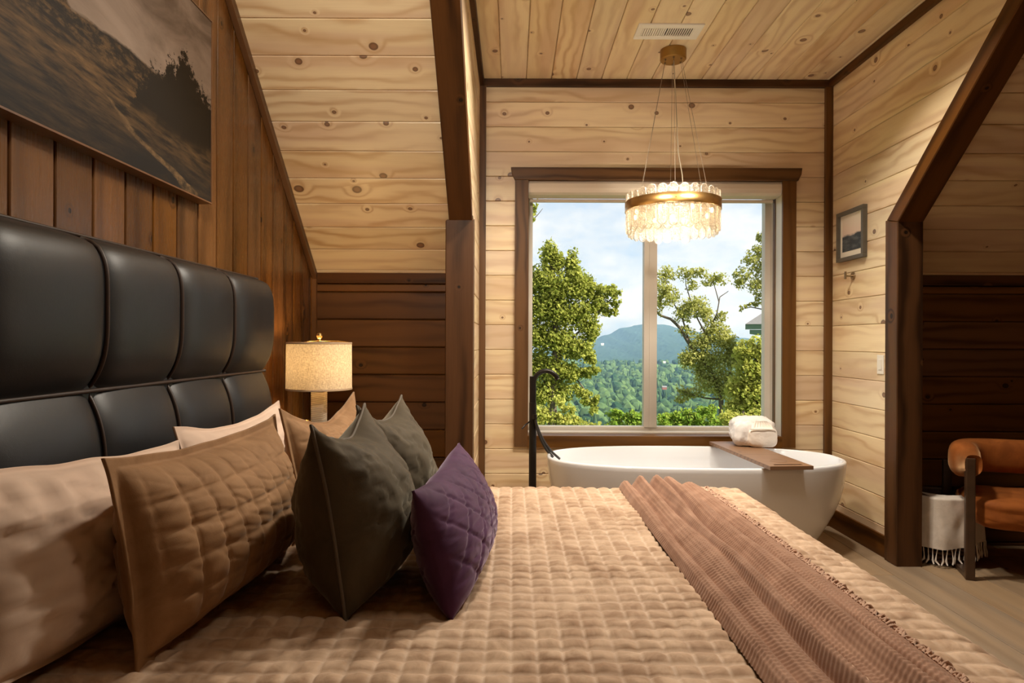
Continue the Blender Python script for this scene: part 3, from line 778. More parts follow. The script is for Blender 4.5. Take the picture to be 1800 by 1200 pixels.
# ------------------------------------------------------------------ pillows
def pillow(name, label, cat, mat, base, w, h, t, yaw=0, lean=12, pinch=.07, p=.5, chop=0.0, quilt_s=None, flange=0.0, wr=1.0, seed=1, nu=64, nv=48, pipe=None, group=None, lines=None, roll=0.0):
    ob = empty(name, base); tag(ob, label, cat, group or {'pillow': 'sleeping pillows at the headboard', 'pillow_sham': 'tan quilted shams', 'cushion': 'olive velvet cushions'}.get(name))
    Rm = Matrix.Rotation(R(yaw), 3, 'Z') @ Matrix(((0, -math.sin(R(lean)), math.cos(R(lean))), (1, 0, 0), (0, math.cos(R(lean)), math.sin(R(lean))))) @ Matrix.Rotation(R(roll), 3, 'Z')
    def outline(u, v):
        x = w / 2 * u * (1 - pinch * (1 - v * v)); y = h / 2 * v * (1 - pinch * .8 * (1 - u * u))
        y += .012 * noise.noise(Vector((u * 2.4 + seed, v * .6, 5))) * abs(v) ** 3; x += .010 * noise.noise(Vector((u * .6, v * 2.4 + seed, 9))) * abs(u) ** 3
        y -= chop * h * max(0, v) ** 1.5 * (1 - u * u) ** 1.0
        return x, y
    def pos(u, v, side):
        x, y = outline(u, v)
        uu, v2 = min(1, abs(u) / (1 - flange)), min(1, abs(v) / (1 - flange * w / h))
        e_ = max(0, (1 - uu ** 2.2)) * max(0, (1 - v2 ** 2.2))
        z = t / 2 * e_ ** p
        z *= 1 + 0.22 * -v     # fuller at the bottom
        # gathers run in from the seams, strongest at the corners
        m = (uu ** 3 + v2 ** 3) * e_ ** .3
        q = noise.noise(Vector((u * 9 + seed * 3, v * 3, side * 5))) * v2 ** 2 + noise.noise(Vector((u * 3, v * 9 + seed, side * 7 + 2))) * uu ** 2
        z += wr * 0.014 * q * min(1, e_ * 3)
        z += wr * 0.012 * noise.noise(Vector((u * 2.2 + seed, v * 2.2, side * 3))) * e_
        rid = abs(noise.noise(Vector((u * 2.6 + seed * 1.7, v * 5.5 + u * 2, 4 + side))))
        z -= wr * 0.010 * max(0, .16 - rid) / .16 * e_ ** .5
        if quilt_s:
            a = abs(math.sin(PI * (x / quilt_s))); c = abs(math.sin(PI * (y / quilt_s + .5)))
            z += 0.013 * ((a * c) ** .34 - .75) * min(1, e_ * 4)
        if lines:
            for ang, sp in lines:
                d_ = (x * math.cos(ang) + y * math.sin(ang)) / sp
                z -= 0.0045 * math.exp(-((d_ - round(d_)) * 14) ** 2) * min(1, e_ * 4)
        return Vector((x, y, side * max(z, .0035)))
    us = np.sin(np.linspace(-1, 1, nu) * PI / 2 * .92) / math.sin(PI / 2 * .92); vs_ = np.sin(np.linspace(-1, 1, nv) * PI / 2 * .92) / math.sin(PI / 2 * .92)
    if quilt_s or lines: us = np.linspace(-1, 1, nu); vs_ = np.linspace(-1, 1, nv)
    mb = MB()
    up = Vector((0, h / 2, 0))
    for side in (1, -1):
        Pg = np.array([[tuple(Rm @ (pos(u, v, side) + up)) for v in vs_] for u in us])
        mb.grid(Pg, flip=(side < 0))
    o = mb.build('cover', mat, ob, smooth=True)
    bm = bmesh.new(); bm.from_mesh(o.data); bmesh.ops.remove_doubles(bm, verts=bm.verts, dist=.0002)
    # close the rim between both faces
    be = [e for e in bm.edges if e.is_boundary]
    if be: bmesh.ops.bridge_loops(bm, edges=be)
    for f in bm.faces: f.smooth = True
    bmesh.ops.recalc_face_normals(bm, faces=bm.faces)
    bm.to_mesh(o.data); bm.free()
    if pipe:
        loop = [(u, -1) for u in np.linspace(-1, 1, 40)] + [(1, v) for v in np.linspace(-1, 1, 30)[1:]] + [(u, 1) for u in np.linspace(1, -1, 40)[1:]] + [(-1, v) for v in np.linspace(1, -1, 30)[1:-1]]
        loop.append(loop[0])
        MB().tube([Rm @ (Vector(outline(u, v) + (0,)) + up) for u, v in loop], .0048, 6, caps=False).build('piping', pipe, ob, smooth=True)
    return ob
QZ = BZ + .004
pillow('pillow', 'plain blush cotton pillow standing at the near end of the headboard', 'pillow', COTTON, (-0.945, 1.58, QZ + .01), .82, .425, .21, roll=-5, lean=13, pinch=.05, seed=3, flange=.03, wr=1.5, chop=.03)
pillow('pillow', 'plain blush cotton pillow standing at the far end of the headboard', 'pillow', COTTON, (-0.965, 2.50, QZ), .92, .435, .19, lean=12, pinch=.05, seed=5, flange=.03, wr=1.5, chop=.08)
pillow('pillow_sham', 'large tan quilted sham nearest the camera, square stitched', 'pillow', SHAM_M, (-0.755, 1.785, QZ), .86, .458, .29, yaw=-3, lean=9, pinch=.05, seed=7, quilt_s=.072, flange=.055, nu=170, nv=100, chop=.05, wr=.4)
pillow('pillow_sham', 'tan quilted sham at the far side, mostly behind the olive cushions', 'pillow', SHAM_M, (-0.665, 2.60, QZ), .80, .475, .22, yaw=-4, lean=11, pinch=.05, seed=9, quilt_s=.072, flange=.055, nu=150, nv=90, chop=.16, wr=.4)
pillow('cushion', 'olive velvet cushion with piping, nearest of the two', 'cushion', OLIVE_M, (-0.400, 1.865, QZ), .50, .50, .33, yaw=-2, lean=10, pinch=.10, seed=11, pipe=OLIVE_P, chop=.12, p=.55)
pillow('cushion', 'olive velvet cushion farther from the camera, behind the first', 'cushion', OLIVE_M, (-0.395, 2.36, QZ), .52, .49, .30, yaw=-6, lean=9, pinch=.10, seed=13, pipe=OLIVE_P, chop=.12, p=.55)
pillow('lumbar_cushion', 'plum purple velvet lumbar cushion with crossing stitch lines', 'cushion', PURPLE_M, (-0.125, 2.045, QZ), .84, .335, .22, yaw=-3, lean=17, pinch=.06, seed=15, nu=150, nv=70, wr=.4, lines=((.9, .085), (-.9, .085)), chop=.05)

# ------------------------------------------------------------------ nightstand and lamp
NX, NY, NT = -1.06, 3.60, 0.80
nst = empty('nightstand', (NX, NY, 0)); tag(nst, 'dark wooden nightstand under the table lamp, hidden by the pillows', 'nightstand')
MB().box((-.22, -.22, NT - .03), (.22, .22, NT), .004).build('top', NIGHT, nst)
MB().box((-.21, -.21, .14), (.21, .21, NT - .031), .004).build('body', NIGHT, nst)
for zc in (.28, .50, .69):
    d_ = MB().box((.21, -.195, zc - .09), (.225, .195, zc + .08), .003).build('drawer', NIGHT, nst)
    MB().tube([(.24, -.05, zc), (.24, .05, zc)], .006).box((.222, -.05, zc - .004), (.24, -.042, zc + .004)).box((.222, .042, zc - .004), (.24, .05, zc + .004)).build('handle', BRASS, d_)
for x in (-.19, .19):
    for y in (-.19, .19):
        MB().box((x - .02, y - .02, 0), (x + .02, y + .02, .142), .003).build('leg', NIGHT, nst)
lamp = empty('table_lamp', (NX, NY, NT)); tag(lamp, 'lit table lamp with linen drum shade on the far side of the bed', 'lamp')
MB().box((-.072, -.072, 0), (.072, .072, .055), .004).build('base', GOLD, lamp)
kb = MB().tube([(-.045, -.055, .055), (-.045, -.055, .085)], .006, 8).tube([(-.062, -.055, .092), (-.028, -.055, .092)], .010, 10).build('switch_knob', GOLD, lamp, smooth=True)
mb = MB(); nr = 26
P = []
for k in range(nr * 2 + 1):
    zz = .055 + .195 * k / (nr * 2); s_ = .0365 + (.0022 if k % 2 else -.0005)
    ring = []
    for q in range(32):
        a = 2 * PI * q / 32; c_, d_ = math.cos(a), math.sin(a)
        r_ = s_ / max(abs(c_), abs(d_)) * (1 if True else 1); r_ = min(r_, s_ * 1.28)
        ring.append((r_ * c_, r_ * d_, zz + .0012 * math.sin(3 * a + k)))
    P.append(ring)
MB().grid(np.array(P), closed_v=True, flip=True).build('stem', RESIN, lamp, smooth=False)
MB().box((-.038, -.038, .25), (.038, .038, .258), .002).lathe([(0, .258), (.02, .258), (.018, .272), (.008, .275), (.008, .50), (.0, .50)], seg=16).build('neck', GOLD, lamp)
SZ0, SZ1, SR0, SR1 = .262, .522, .176, .174
shade = MB().lathe([(SR0, SZ0), (SR1, SZ1)], seg=64).build('shade', LSHADE, lamp, smooth=True)
for r_, z_ in ((SR0, SZ0), (SR1, SZ1 - .010)):
    MB().lathe([(r_ + .0015, z_), (r_ + .0015, z_ + .010), (r_ - .002, z_ + .010), (r_ - .002, z_)], seg=64).build('binding', LTRIM, shade, smooth=True)
mb = MB()
for k in range(3):
    a = k * 2 * PI / 3 + .3
    mb.tube([(0, 0, SZ1 + .008), (.6 * SR1 * math.cos(a), .6 * SR1 * math.sin(a), SZ1 + .006), (SR1 * math.cos(a), SR1 * math.sin(a), SZ1 - .004)], .0028, 6)
mb.build('spider', GOLD, shade)
MB().lathe([(0, SZ1 + .006), (.010, SZ1 + .008), (.007, SZ1 + .016), (.014, SZ1 + .024), (.017, SZ1 + .036), (.013, SZ1 + .048), (.005, SZ1 + .052), (0, SZ1 + .053)], seg=10).build('finial', GOLD, lamp)
MB().lathe([(0, .36), (.016, .365), (.030, .40), (.026, .43), (.0, .445)], seg=16).build('bulb', BULB, lamp, smooth=True)
light('table_lamp_light', 'POINT', (NX, NY, NT + .42), 10.0, (1.0, 0.62, 0.24), shadow_soft_size=.05)

# ------------------------------------------------------------------ painting over the bed
def painting_mat():
    b = NB('landscape_painting'); ob = b.obj(); x, y, z = b.sep(ob)
    u, v = x, y     # metres: 1.22 wide, .76 high
    U = b.math('DIVIDE', u, 1.22); V = b.math('DIVIDE', v, .762)
    nA = b.noise(b.comb(b.math('MULTIPLY', U, 3.0), b.math('MULTIPLY', V, 5.0), b.math('MULTIPLY', U, 1.0)), 1.0, 5, .6, .6)
    nB = b.noise(b.comb(b.math('ADD', b.math('MULTIPLY', U, 9.0), b.math('MULTIPLY', V, 14.0)), b.math('MULTIPLY', V, 30.0), 3.0), 1.0, 5, .65)
    nC = b.noise(b.comb(b.math('MULTIPLY', U, 28.0), b.math('MULTIPLY', V, 28.0), 7.0), 1.0, 4, .7)
    nD = b.noise(b.comb(b.math('MULTIPLY', U, 46.0), b.math('MULTIPLY', V, 30.0), 1.0), 1.0, 5, .75)
    sky = b.mix(b.mr(nA, .35, .65), (0.11, 0.075, 0.055), (0.30, 0.225, 0.18))
    sky = b.mix(b.mr(V, .45, .75, .55, 0.0), sky, (0.42, 0.32, 0.25))
    field = b.mix(b.mr(nB, .38, .68), (0.018, 0.012, 0.008), (0.21, 0.12, 0.048))
    low = b.mr(V, .06, .30, 1.0, 0.0)
    field = b.mix(b.math('MULTIPLY', low, b.mr(nA, .3, .6, .6, 1.0)), field, (0.020, 0.019, 0.019))
    col = b.math
    hill = b.math('ADD', .49, b.math('MULTIPLY', b.math('SUBTRACT', nA, .5), .10))
    hill = b.math('ADD', hill, b.math('MULTIPLY', b.math('MAXIMUM', b.math('SUBTRACT', .28, U), 0.0), 1.1))
    hm = b.mr(b.math('SUBTRACT', hill, V), -.006, .010)
    c = b.mix(hm, sky, field)
    hshade = b.math('MULTIPLY', b.mr(V, .30, .42), b.mr(nC, .40, .56))
    c = b.mix(b.math('MULTIPLY', hshade, b.math('MULTIPLY', hm, .9)), c, (0.010, 0.008, 0.006))
    # dark trees to the right
    for cu, wd, top in ((.81, .11, .69), (.93, .13, .57), (.66, .13, .50), (.73, .08, .60), (.87, .08, .62)):
        q = b.math('ABSOLUTE', b.math('SUBTRACT', U, cu))
        hgt = b.math('SUBTRACT', top, b.math('MULTIPLY', b.math('MULTIPLY', q, q), (top - .30) / (wd * wd)))
        hgt = b.math('ADD', hgt, b.math('MULTIPLY', b.math('SUBTRACT', nD, .5), .42))
        m = b.math('MULTIPLY', b.mr(b.math('SUBTRACT', hgt, V), -.01, .02), b.mr(V, .22, .30))
        c = b.mix(m, c, (0.014, 0.010, 0.006))
    # winding path
    pu = b.math('ADD', b.math('MULTIPLY', b.math('SUBTRACT', .256, V), 1.95), .35)
    pu = b.math('ADD', pu, b.math('MULTIPLY', b.math('SINE', b.math('MULTIPLY', V, 34.0)), .03))
    pu = b.math('ADD', pu, b.math('MULTIPLY', b.math('SUBTRACT', nB, .5), .10))
    q = b.math('ABSOLUTE', b.math('SUBTRACT', U, pu))
    wd = b.math('ADD', .004, b.math('MULTIPLY', b.math('SUBTRACT', .27, V), .19))
    m = b.math('MULTIPLY', b.mr(b.math('SUBTRACT', wd, q), -.006, .012), b.mr(V, .30, .24))
    c = b.mix(b.math('MULTIPLY', m, b.mr(nC, .35, .62, .1, 1.0)), c, (0.20, 0.125, 0.06))
    b.bump(nC, .12, .002)
    return b.fin(c, .5, spec=.15)
pnt = empty('painting', (XG + .02, 2.12, 1.895)); tag(pnt, 'large dark landscape painting in a thin brown frame above the headboard', 'painting')
bpy.context.view_layer.update()
PY0, PY1, PZ0, PZ1 = 1.512, 2.730, 1.897, 2.660
o = plank('canvas', painting_mat(), pnt, (XG + .008, PY0 + .006, PZ0 + .006), Y_, Z_, rect(PY1 - PY0 - .012, PZ1 - PZ0 - .012), .044, .002)
FRAME_BR = wood('thin_brown_frame', (0.20, 0.10, 0.05), (0.12, 0.06, 0.03), (0.08, 0.04, 0.02), knots=0.0)
for a, b_ in (((XG, PY0, PZ0), (XG + .055, PY1, PZ0 + .006)), ((XG, PY0, PZ1 - .006), (XG + .055, PY1, PZ1)), ((XG, PY0, PZ0 + .006), (XG + .055, PY0 + .006, PZ1 - .006)), ((XG, PY1 - .006, PZ0 + .006), (XG + .055, PY1, PZ1 - .006))):
    MB().box(a, b_).build('frame', FRAME_BR, pnt, world=True)

# ------------------------------------------------------------------ bathtub
tub = empty('bathtub', (1.187, 4.285, 0), R(-1.6)); tag(tub, 'white freestanding oval bathtub under the window', 'bathtub')
def ring(a, b_, z, n=72, ex=2.45):
    out = []
    for k in range(n):
        t = 2 * PI * k / n; c, s_ = math.cos(t), math.sin(t)
        out.append((a * math.copysign(abs(c) ** (2 / ex), c), b_ * math.copysign(abs(s_) ** (2 / ex), s_), z))
    return out
A, B, HT = .955, .425, .585
prof = [(.70, 0), (.745, .0), (.755, .012), (.82, .09), (.875, .175), (.925, .26), (.96, .34), (.982, .42), (.994, .50), (.999, .55), (1.0, .572)]
outer = [ring(A * s_, B * (s_ * .9 + .1 * min(1, s_)) if s_ < 1 else B, z) for s_, z in prof]
outer += [ring(A - .003, B - .003, .581), ring(A - .010, B - .010, HT), ring(A - .018, B - .018, HT - .001), ring(A - .024, B - .024, HT - .008)]
inner = [(.965, .50), (.945, .42), (.905, .32), (.84, .22), (.76, .155), (.66, .13), (.3, .125), (.02, .124)]
outer += [ring(A * s_ - .004, B * s_ - .004, z) for s_, z in inner]
MB().grid(np.array(outer), closed_v=True, flip=True).add(ring(A * .7, B * .73, 0), [tuple(range(71, -1, -1))]).build('basin', WHITE_ENAMEL, tub, smooth=True)
MB().lathe([(0, .006), (.03, .006), (.034, .0), (.034, -.01)], c=(-.25, 0, .127), seg=20).build('drain', NICKEL, tub, smooth=True)

# tub filler standing on the floor left of the tub
fx, fy = at(937, 700, 4.40).x, 4.40
fa = empty('tub_faucet', (fx, fy, 0)); tag(fa, 'black floor-standing tub faucet with a curved spout', 'faucet')
zpx = lambda py: H - (py - 600) / F * 4.40
MB().lathe([(0, 0), (.05, 0), (.05, .012), (.026, .016), (0.0245, zpx(707)), (.0, zpx(707))], seg=24).build('column', BRONZE, fa, smooth=False)
mb = MB().lathe([(0, zpx(715)), (.0165, zpx(715)), (.0165, zpx(661)), (0, zpx(661))], c=(-.006, 0, 0), seg=16).build('diverter', BRONZE, fa)
rs = .082; zt_ = zpx(673)
pts = [(.006, 0, zpx(712))] + [(.006, 0, zpx(712) + (zt_ - zpx(712)) * k / 6) for k in range(1, 6)]
for k in range(25):
    a = PI - k / 24 * (PI * .90)
    pts.append((.006 + rs + rs * math.cos(a), -.01 * k / 24, zt_ + rs * math.sin(a)))
MB().tube(pts, .0155, 14).build('spout', BRONZE, fa, smooth=True)
MB().lathe([(0, 0), (.016, 0), (.016, .03), (0, .03)], c=(.012, -.035, zpx(735)), seg=16).build('hand_shower_holder', BRONZE, fa)
MB().tube([(-.02, -.02, zpx(740)), (-.05, -.04, zpx(745)), (-.075, -.05, zpx(752))], [.006, .0055, .005], 8).build('lever', BRONZE, fa, smooth=True)
c0 = at(942, 735, 4.36)
for (x1, y1, r0, nm) in ((973, 803, .010, 'hand_shower'), (985, 806, .008, 'hose')):
    p = []
    for k in range(14):
        t = k / 13
        q = at(942 + (x1 - 942) * (t ** 1.25), 738 + (y1 - 738) * t + 8 * math.sin(PI * t), 4.37)
        p.append(q - Vector((fx, fy, 0)))
    MB().tube(p, r0, 10).build(nm, RUBBER, fa, smooth=True)

# wooden tray across the tub
tray = empty('bath_tray', (0, 0, 0)); bpy.data.objects.remove(tray)
TA = at(1355, 819, 3.75); ang = math.atan2(4.69 - 3.75, 1.554 - 1.484)
tr_o = empty('bath_tray', (1.485, 3.755, HT), 0.072 - R(0)); tag(tr_o, 'walnut bath tray lying across the right end of the tub', 'tray')
TL, TW, TT = .94, .258, .022
tb = MB()
# board with a phone slot and a round cup recess, as real openings
bm = bmesh.new()
def boardmesh():
    # outline with holes by boolean-free triangulation: strips around the slot and a raised rim for the recess
    pass
sl = (.045, .215, .036, .060)   # slot x0,x1,y0,y1
for (x0, x1, y0, y1) in ((0, TW, 0, sl[2]), (0, sl[0], sl[2], sl[3]), (sl[1], TW, sl[2], sl[3]), (0, TW, sl[3], TL)):
    tb.box((x0, y0, .012), (x1, y1, .012 + TT))
tb.build('board', WALNUT, tr_o)
MB().box((sl[0], sl[2], .013), (sl[1], sl[3], .0145)).build('slot_bottom', plain('tray_slot', (.03, .015, .008), .7, nscale=10), tr_o)  # floor coloured near-black to stand in for shade in the slot
MB().lathe([(.047, .0345), (.051, .0362), (.054, .0345)], c=(TW / 2, .16, 0), seg=40).build('cup_ring', WALNUT, tr_o, smooth=True)
for y0 in (.075, TL - .09):
    MB().box((.02, y0, -.0), (TW - .02, y0 + .03, .0125), .002).build('cleat', WALNUT, tr_o)

# towels in a net bag on the tray
bag = empty('towel_bag', (1.672, 4.53, HT + .035)); tag(bag, 'white bundle of bath towels wrapped on the back of the tray', 'towels')
def blob(name, mat, c, sx, sy, sz, seed, parent, ex=3.2, wr=.012, n=40):
    P = []
    for i in range(n):
        th = -PI / 2 + PI * i / (n - 1)
        rw = []
        for j in range(n * 2):
            ph = 2 * PI * j / (n * 2)
            d = Vector((math.cos(th) * math.cos(ph), math.cos(th) * math.sin(ph), math.sin(th)))
            k = (abs(d.x) ** ex + abs(d.y) ** ex + abs(d.z) ** ex) ** (-1 / ex)
            q = d * k
            m = 1 + wr * 6 * noise.noise(q * 2 + Vector((seed, 0, 0))) + wr * 3 * noise.noise(q * 7 + Vector((0, seed, 0)))
            rw.append((c[0] + q.x * sx * m, c[1] + q.y * sy * m, max(0.0, c[2] + q.z * sz * m)))
        P.append(rw)
    return MB().grid(np.array(P), closed_v=True, flip=True).build(name, mat, parent, smooth=True)
blob('towel_roll', TOWEL_M, (0, .03, .098), .148, .085, .098, 3, bag, wr=.016)
blob('towel_fold', TOWEL_M, (-.075, -.035, .085), .075, .06, .085, 9, bag, wr=.014)
fl = blob('folded_cloth', CREAM_BAG, (.028, -.085, .066), .098, .040, .066, 6, bag, ex=4, wr=.008)
mb = MB()
for k in range(7):
    u = -.07 + .14 * k / 6
    mb.tube([(.028 + u * .9, -.088, .124), (.028 + u * .75, -.084, .150), (.028 + u * .45, -.066, .172)], [.012, .011, .006], 8)
mb.tube([(-.064, -.122, .124), (.02, -.128, .127), (.105, -.122, .124)], .004, 6)
mb.build('pleats', CREAM_BAG, bag, smooth=True)

# ------------------------------------------------------------------ chandelier
CXh, CYh, CZh = 1.047, 4.28, 2.215
ch = empty('chandelier', (CXh, CYh, CZh)); tag(ch, 'brass ring chandelier with hanging pebbled glass strips and lit bulbs', 'chandelier')
RR = .308
MB().lathe([(RR, -.030), (RR, .032), (RR - .006, .032), (RR - .006, -.030), (RR, -.030)], seg=96).build('ring', BRASS, ch, smooth=True)
MB().lathe([(RR - .10, -.006), (RR - .10, .006), (RR - .112, .006), (RR - .112, -.006), (RR - .10, -.006)], seg=64).build('inner_ring', BRASS, ch, smooth=True)
def strip_mesh(wd, L_, th=.007, curve=RR):
    prof = [(-wd / 2, 0)]
    n = 9; pts = []
    for k in range(n + 1):
        a = PI * k / n; pts.append((-wd / 2 * math.cos(a), wd / 2 * math.sin(a)))   # round top half
    top = [(x, z) for x, z in pts]; bot = [(-x, -L_ - z) for x, z in pts]
    out = [(x, z) for x, z in top[::-1]]
    outline = [(x, z) for x, z in top] + [(x, z) for x, z in bot]
    m = len(outline); v = [(x, -th / 2, z) for x, z in outline] + [(x * .86, -th * .9, -L_ / 2 + (z + L_ / 2) * .97) for x, z in outline] + [(x, th / 2, z) for x, z in outline]
    f = [tuple(range(m, 2 * m)), tuple(range(3 * m - 1, 2 * m - 1, -1))]
    f += [(i, (i + 1) % m, m + (i + 1) % m, m + i) for i in range(m)]
    f += [(2 * m + i, 2 * m + (i + 1) % m, (i + 1) % m, i) for i in range(m)]
    me = bpy.data.meshes.new('glass_strip'); me.from_pydata(v, [], f); me.update(); me.materials.append(PEBBLE); me.materials.append(GLASS_RIM)
    for p_ in me.polygons: p_.material_index = 1 if len(p_.vertices) == 4 else 0
    return me
S1, S2 = strip_mesh(.060, .196), strip_mesh(.060, .206)
NS = 28
for lay, r_ in ((0, RR - .013), (1, RR - .026)):
    for k in range(NS):
        a = 2 * PI * (k + .5 * lay) / NS - PI / 2
        o = bpy.data.objects.new('glass_strip', S1 if (k + lay) % 3 else S2); link(o, ch)
        o.location = (r_ * math.cos(a), r_ * math.sin(a), .052 + (-.014 if lay else .008) + random.uniform(-.008, .008)); o.rotation_euler = (0, 0, a + PI / 2)
cz = ZC - CZh
MB().lathe([(0, cz - .066), (.078, cz - .066), (.084, cz - .060), (.084, cz), (0, cz)], seg=40).build('canopy', CANOPY_BRASS, ch)
for k in range(6):
    a = 2 * PI * k / 6 + .35
    MB().tube([(.058 * math.cos(a), .058 * math.sin(a), cz - .064), (RR * .82 * math.cos(a), RR * .82 * math.sin(a), .01)], .0012, 5).build('cable', STEEL, ch)
    MB().lathe([(0, -.008), (.006, -.008), (.006, .004), (0, .004)], c=(.058 * math.cos(a), .058 * math.sin(a), cz - .066), seg=8).build('cable_screw', NICKEL, ch)
for k in range(3):
    a = 2 * PI * k / 3 + .35
    MB().tube([(-RR * math.cos(a), -RR * math.sin(a), 0), (RR * math.cos(a), RR * math.sin(a), 0)], .004, 6).build('spoke', BRASS, ch)
MB().tube([(0.004, 0, cz - .06), (.02, -.01, cz - .4), (.03, -.02, .35), (.055, -.03, .2), (.07, -.02, .0)], .0032, 6).build('power_cord', CORD, ch, smooth=True)
for k in range(8):
    a = 2 * PI * k / 8 + .25; r_ = RR - .055
    c = (r_ * math.cos(a), r_ * math.sin(a))
    MB().lathe([(0, 0), (.011, 0), (.011, -.03), (0, -.03)], c=(c[0], c[1], 0), seg=10).build('socket', BRASS, ch)
    MB().lathe([(0, -.03), (.008, -.032), (.0115, -.044), (.008, -.060), (0, -.064)], c=(c[0], c[1], 0), seg=10).build('bulb', BULB, ch, smooth=True)
    light('chandelier_light', 'POINT', (CXh + c[0], CYh + c[1], CZh - .048), 0.9, (1.0, 0.76, 0.45), shadow_soft_size=.014)

MB().lathe([(0, 0), (.014, 0), (.014, -.05), (0, -.05)], c=(0, 0, 0), seg=12).build('socket', BRASS, ch)  # added centre bulb, put in to carry most of the chandelier's light
MB().lathe([(0, -.05), (.012, -.054), (.018, -.075), (.012, -.096), (0, -.10)], c=(0, 0, 0), seg=12).build('bulb', BULB, ch, smooth=True)
light('chandelier_light', 'POINT', (CXh, CYh, CZh - .075), 34, (1.0, 0.87, 0.68), shadow_soft_size=.022)  # added light of the centre bulb, far stronger than the ring bulbs

# ------------------------------------------------------------------ ceiling vent
vx0, vx1, vy0, vy1 = 0.752, 1.148, 3.915, 4.105
vent = empty('ceiling_vent', (0.95, 4.01, ZC)); tag(vent, 'white slotted metal air vent in the pine ceiling', 'air vent')
fr = MB()
for a, b_ in (((vx0, vy0), (vx1, vy0 + .045)), ((vx0, vy1 - .045), (vx1, vy1)), ((vx0, vy0 + .045), (vx0 + .035, vy1 - .045)), ((vx1 - .05, vy0 + .045), (vx1, vy1 - .045))):
    fr.box((a[0], a[1], ZC - .010), (b_[0], b_[1], ZC), .002)
fr.build('frame', WHITE_METAL, vent, world=True)
MB().box((vx0 + .034, vy0 + .044, ZC - .0015), (vx1 - .049, vy1 - .044, ZC - .0005)).build('duct', DARKVOID, vent, world=True)  # near-black sheet behind the slats, its colour stands in for shade
for k in range(23):
    x = vx0 + .040 + k * (vx1 - .055 - vx0 - .040) / 22
    tlt = -.004 if k < 11 else .006
    v = [(x - .003 + tlt * q, y, ZC - .009 + .0075 * q) for q in (0, 1) for y in (vy0 + .045, vy1 - .045)] + [(x + .0035 + tlt * q, y, ZC - .009 + .0075 * q) for q in (0, 1) for y in (vy0 + .045, vy1 - .045)]
    mesh_obj('slat', v, [(0, 1, 3, 2), (4, 6, 7, 5), (0, 4, 5, 1), (2, 3, 7, 6), (0, 2, 6, 4), (1, 5, 7, 3)], WHITE_METAL, vent, world=True)

# ------------------------------------------------------------------ things on the right side wall
def art_mat():
    b = NB('small_seascape_print'); x, y, z = b.sep(b.obj())
    n_ = b.noise(b.comb(b.math('MULTIPLY', x, 12.0), b.math('MULTIPLY', y, 30.0), 2.0), 1.0, 4)
    sea = b.mix(b.mr(n_, .4, .6), (.035, .045, .055), (.10, .11, .12))
    sky = b.mix(b.mr(y, .11, .24), (.74, .56, .46), (.80, .70, .56))
    m = b.mr(b.math('ADD', y, b.math('MULTIPLY', b.math('SUBTRACT', n_, .5), .05)), .105, .118)
    return b.fin(b.mix(m, sea, sky), .5, spec=.3)
pic = empty('framed_picture', (XR, 4.45, 2.06)); tag(pic, 'small framed seascape print hanging on the pale pine side wall', 'picture')
bpy.context.view_layer.update()
GREYFRAME = plain('grey_wood_frame', (.10, .085, .065), .45, nscale=20, namt=.25)
y0, y1, z0, z1, fd, fw = 4.285, 4.640, 1.895, 2.240, .030, .026
for a, b_ in (((XR - fd, y0, z0), (XR, y1, z0 + fw)), ((XR - fd, y0, z1 - fw), (XR, y1, z1)), ((XR - fd, y0, z0 + fw), (XR, y0 + fw, z1 - fw)), ((XR - fd, y1 - fw, z0 + fw), (XR, y1, z1 - fw))):
    MB().box(a, b_, .002).build('frame', GREYFRAME, pic, world=True)
MB().box((XR - .010, y0 + fw, z0 + fw), (XR - .001, y1 - fw, z1 - fw)).build('mat_board', plain('mat_board', (.84, .75, .61), .8, nscale=10, namt=.03), pic, world=True)
plank('print', art_mat(), pic, (XR - .010, y1 - fw - .028, z0 + fw + .040), -Y_, Z_, rect(y1 - y0 - 2 * fw - .056, z1 - z0 - 2 * fw - .058), .002, .0005)

hk = empty('robe_hook', (XR, 4.455, 1.785)); tag(hk, 'small brushed metal robe hook on the wall below the seascape', 'hook')
MB().tube([(0, 0, 0), (-.010, 0, 0)], .026, 8).build('wall_plate', NICKEL, hk)
MB().tube([(-.008, 0, 0), (-.055, 0, .0)], .007, 8).build('arm', NICKEL, hk)
MB().box((-.062, -.007, -.022), (-.050, .007, .030), .003).build('crossbar', NICKEL, hk)

sw = empty('light_switch', (XR, 4.120, 1.194)); tag(sw, 'cream rocker light switch beside the dark right post', 'light switch')
MB().box((-.006, -.037, -.060), (0, .037, .060), .002).build('plate', SWITCH, sw)
MB().box((-.010, -.016, -.033), (-.005, .016, .033), .002).build('rocker', SWITCH, sw)

# ------------------------------------------------------------------ basket with a cream throw, and the armchair
bk = empty('wicker_basket', (2.66, 4.07, 0)); tag(bk, 'dark wicker basket behind the rust armchair under a cream throw', 'basket')
mb = MB()
for k in range(14):
    zz = .02 + .027 * k; r_ = .165 + .015 * k / 13
    mb.tube([((r_ + .005 * math.cos(12 * a + k * PI)) * math.cos(a), (r_ + .005 * math.cos(12 * a + k * PI)) * math.sin(a), zz) for a in np.linspace(0, 2 * PI, 49)], .0135, 6, caps=False)
mb.build('weave', WICKER_M, bk, smooth=True)
MB().tube([(.185 * math.cos(a), .185 * math.sin(a), .405 + .022 * math.cos(2 * a + .6)) for a in np.linspace(0, 2 * PI, 49)], .016, 8, caps=False).build('rim', WICKER_M, bk, smooth=True)
MB().lathe([(0, .02), (.15, .02), (.165, .38)], seg=32).build('liner', WICKER_M, bk, smooth=True)
lt = empty('cream_throw', (2.66, 4.07, .40)); tag(lt, 'cream linen throw with knotted fringe hanging over the wicker basket', 'blanket')
nS, nT = 60, 40; P = np.zeros((nS, nT, 3))
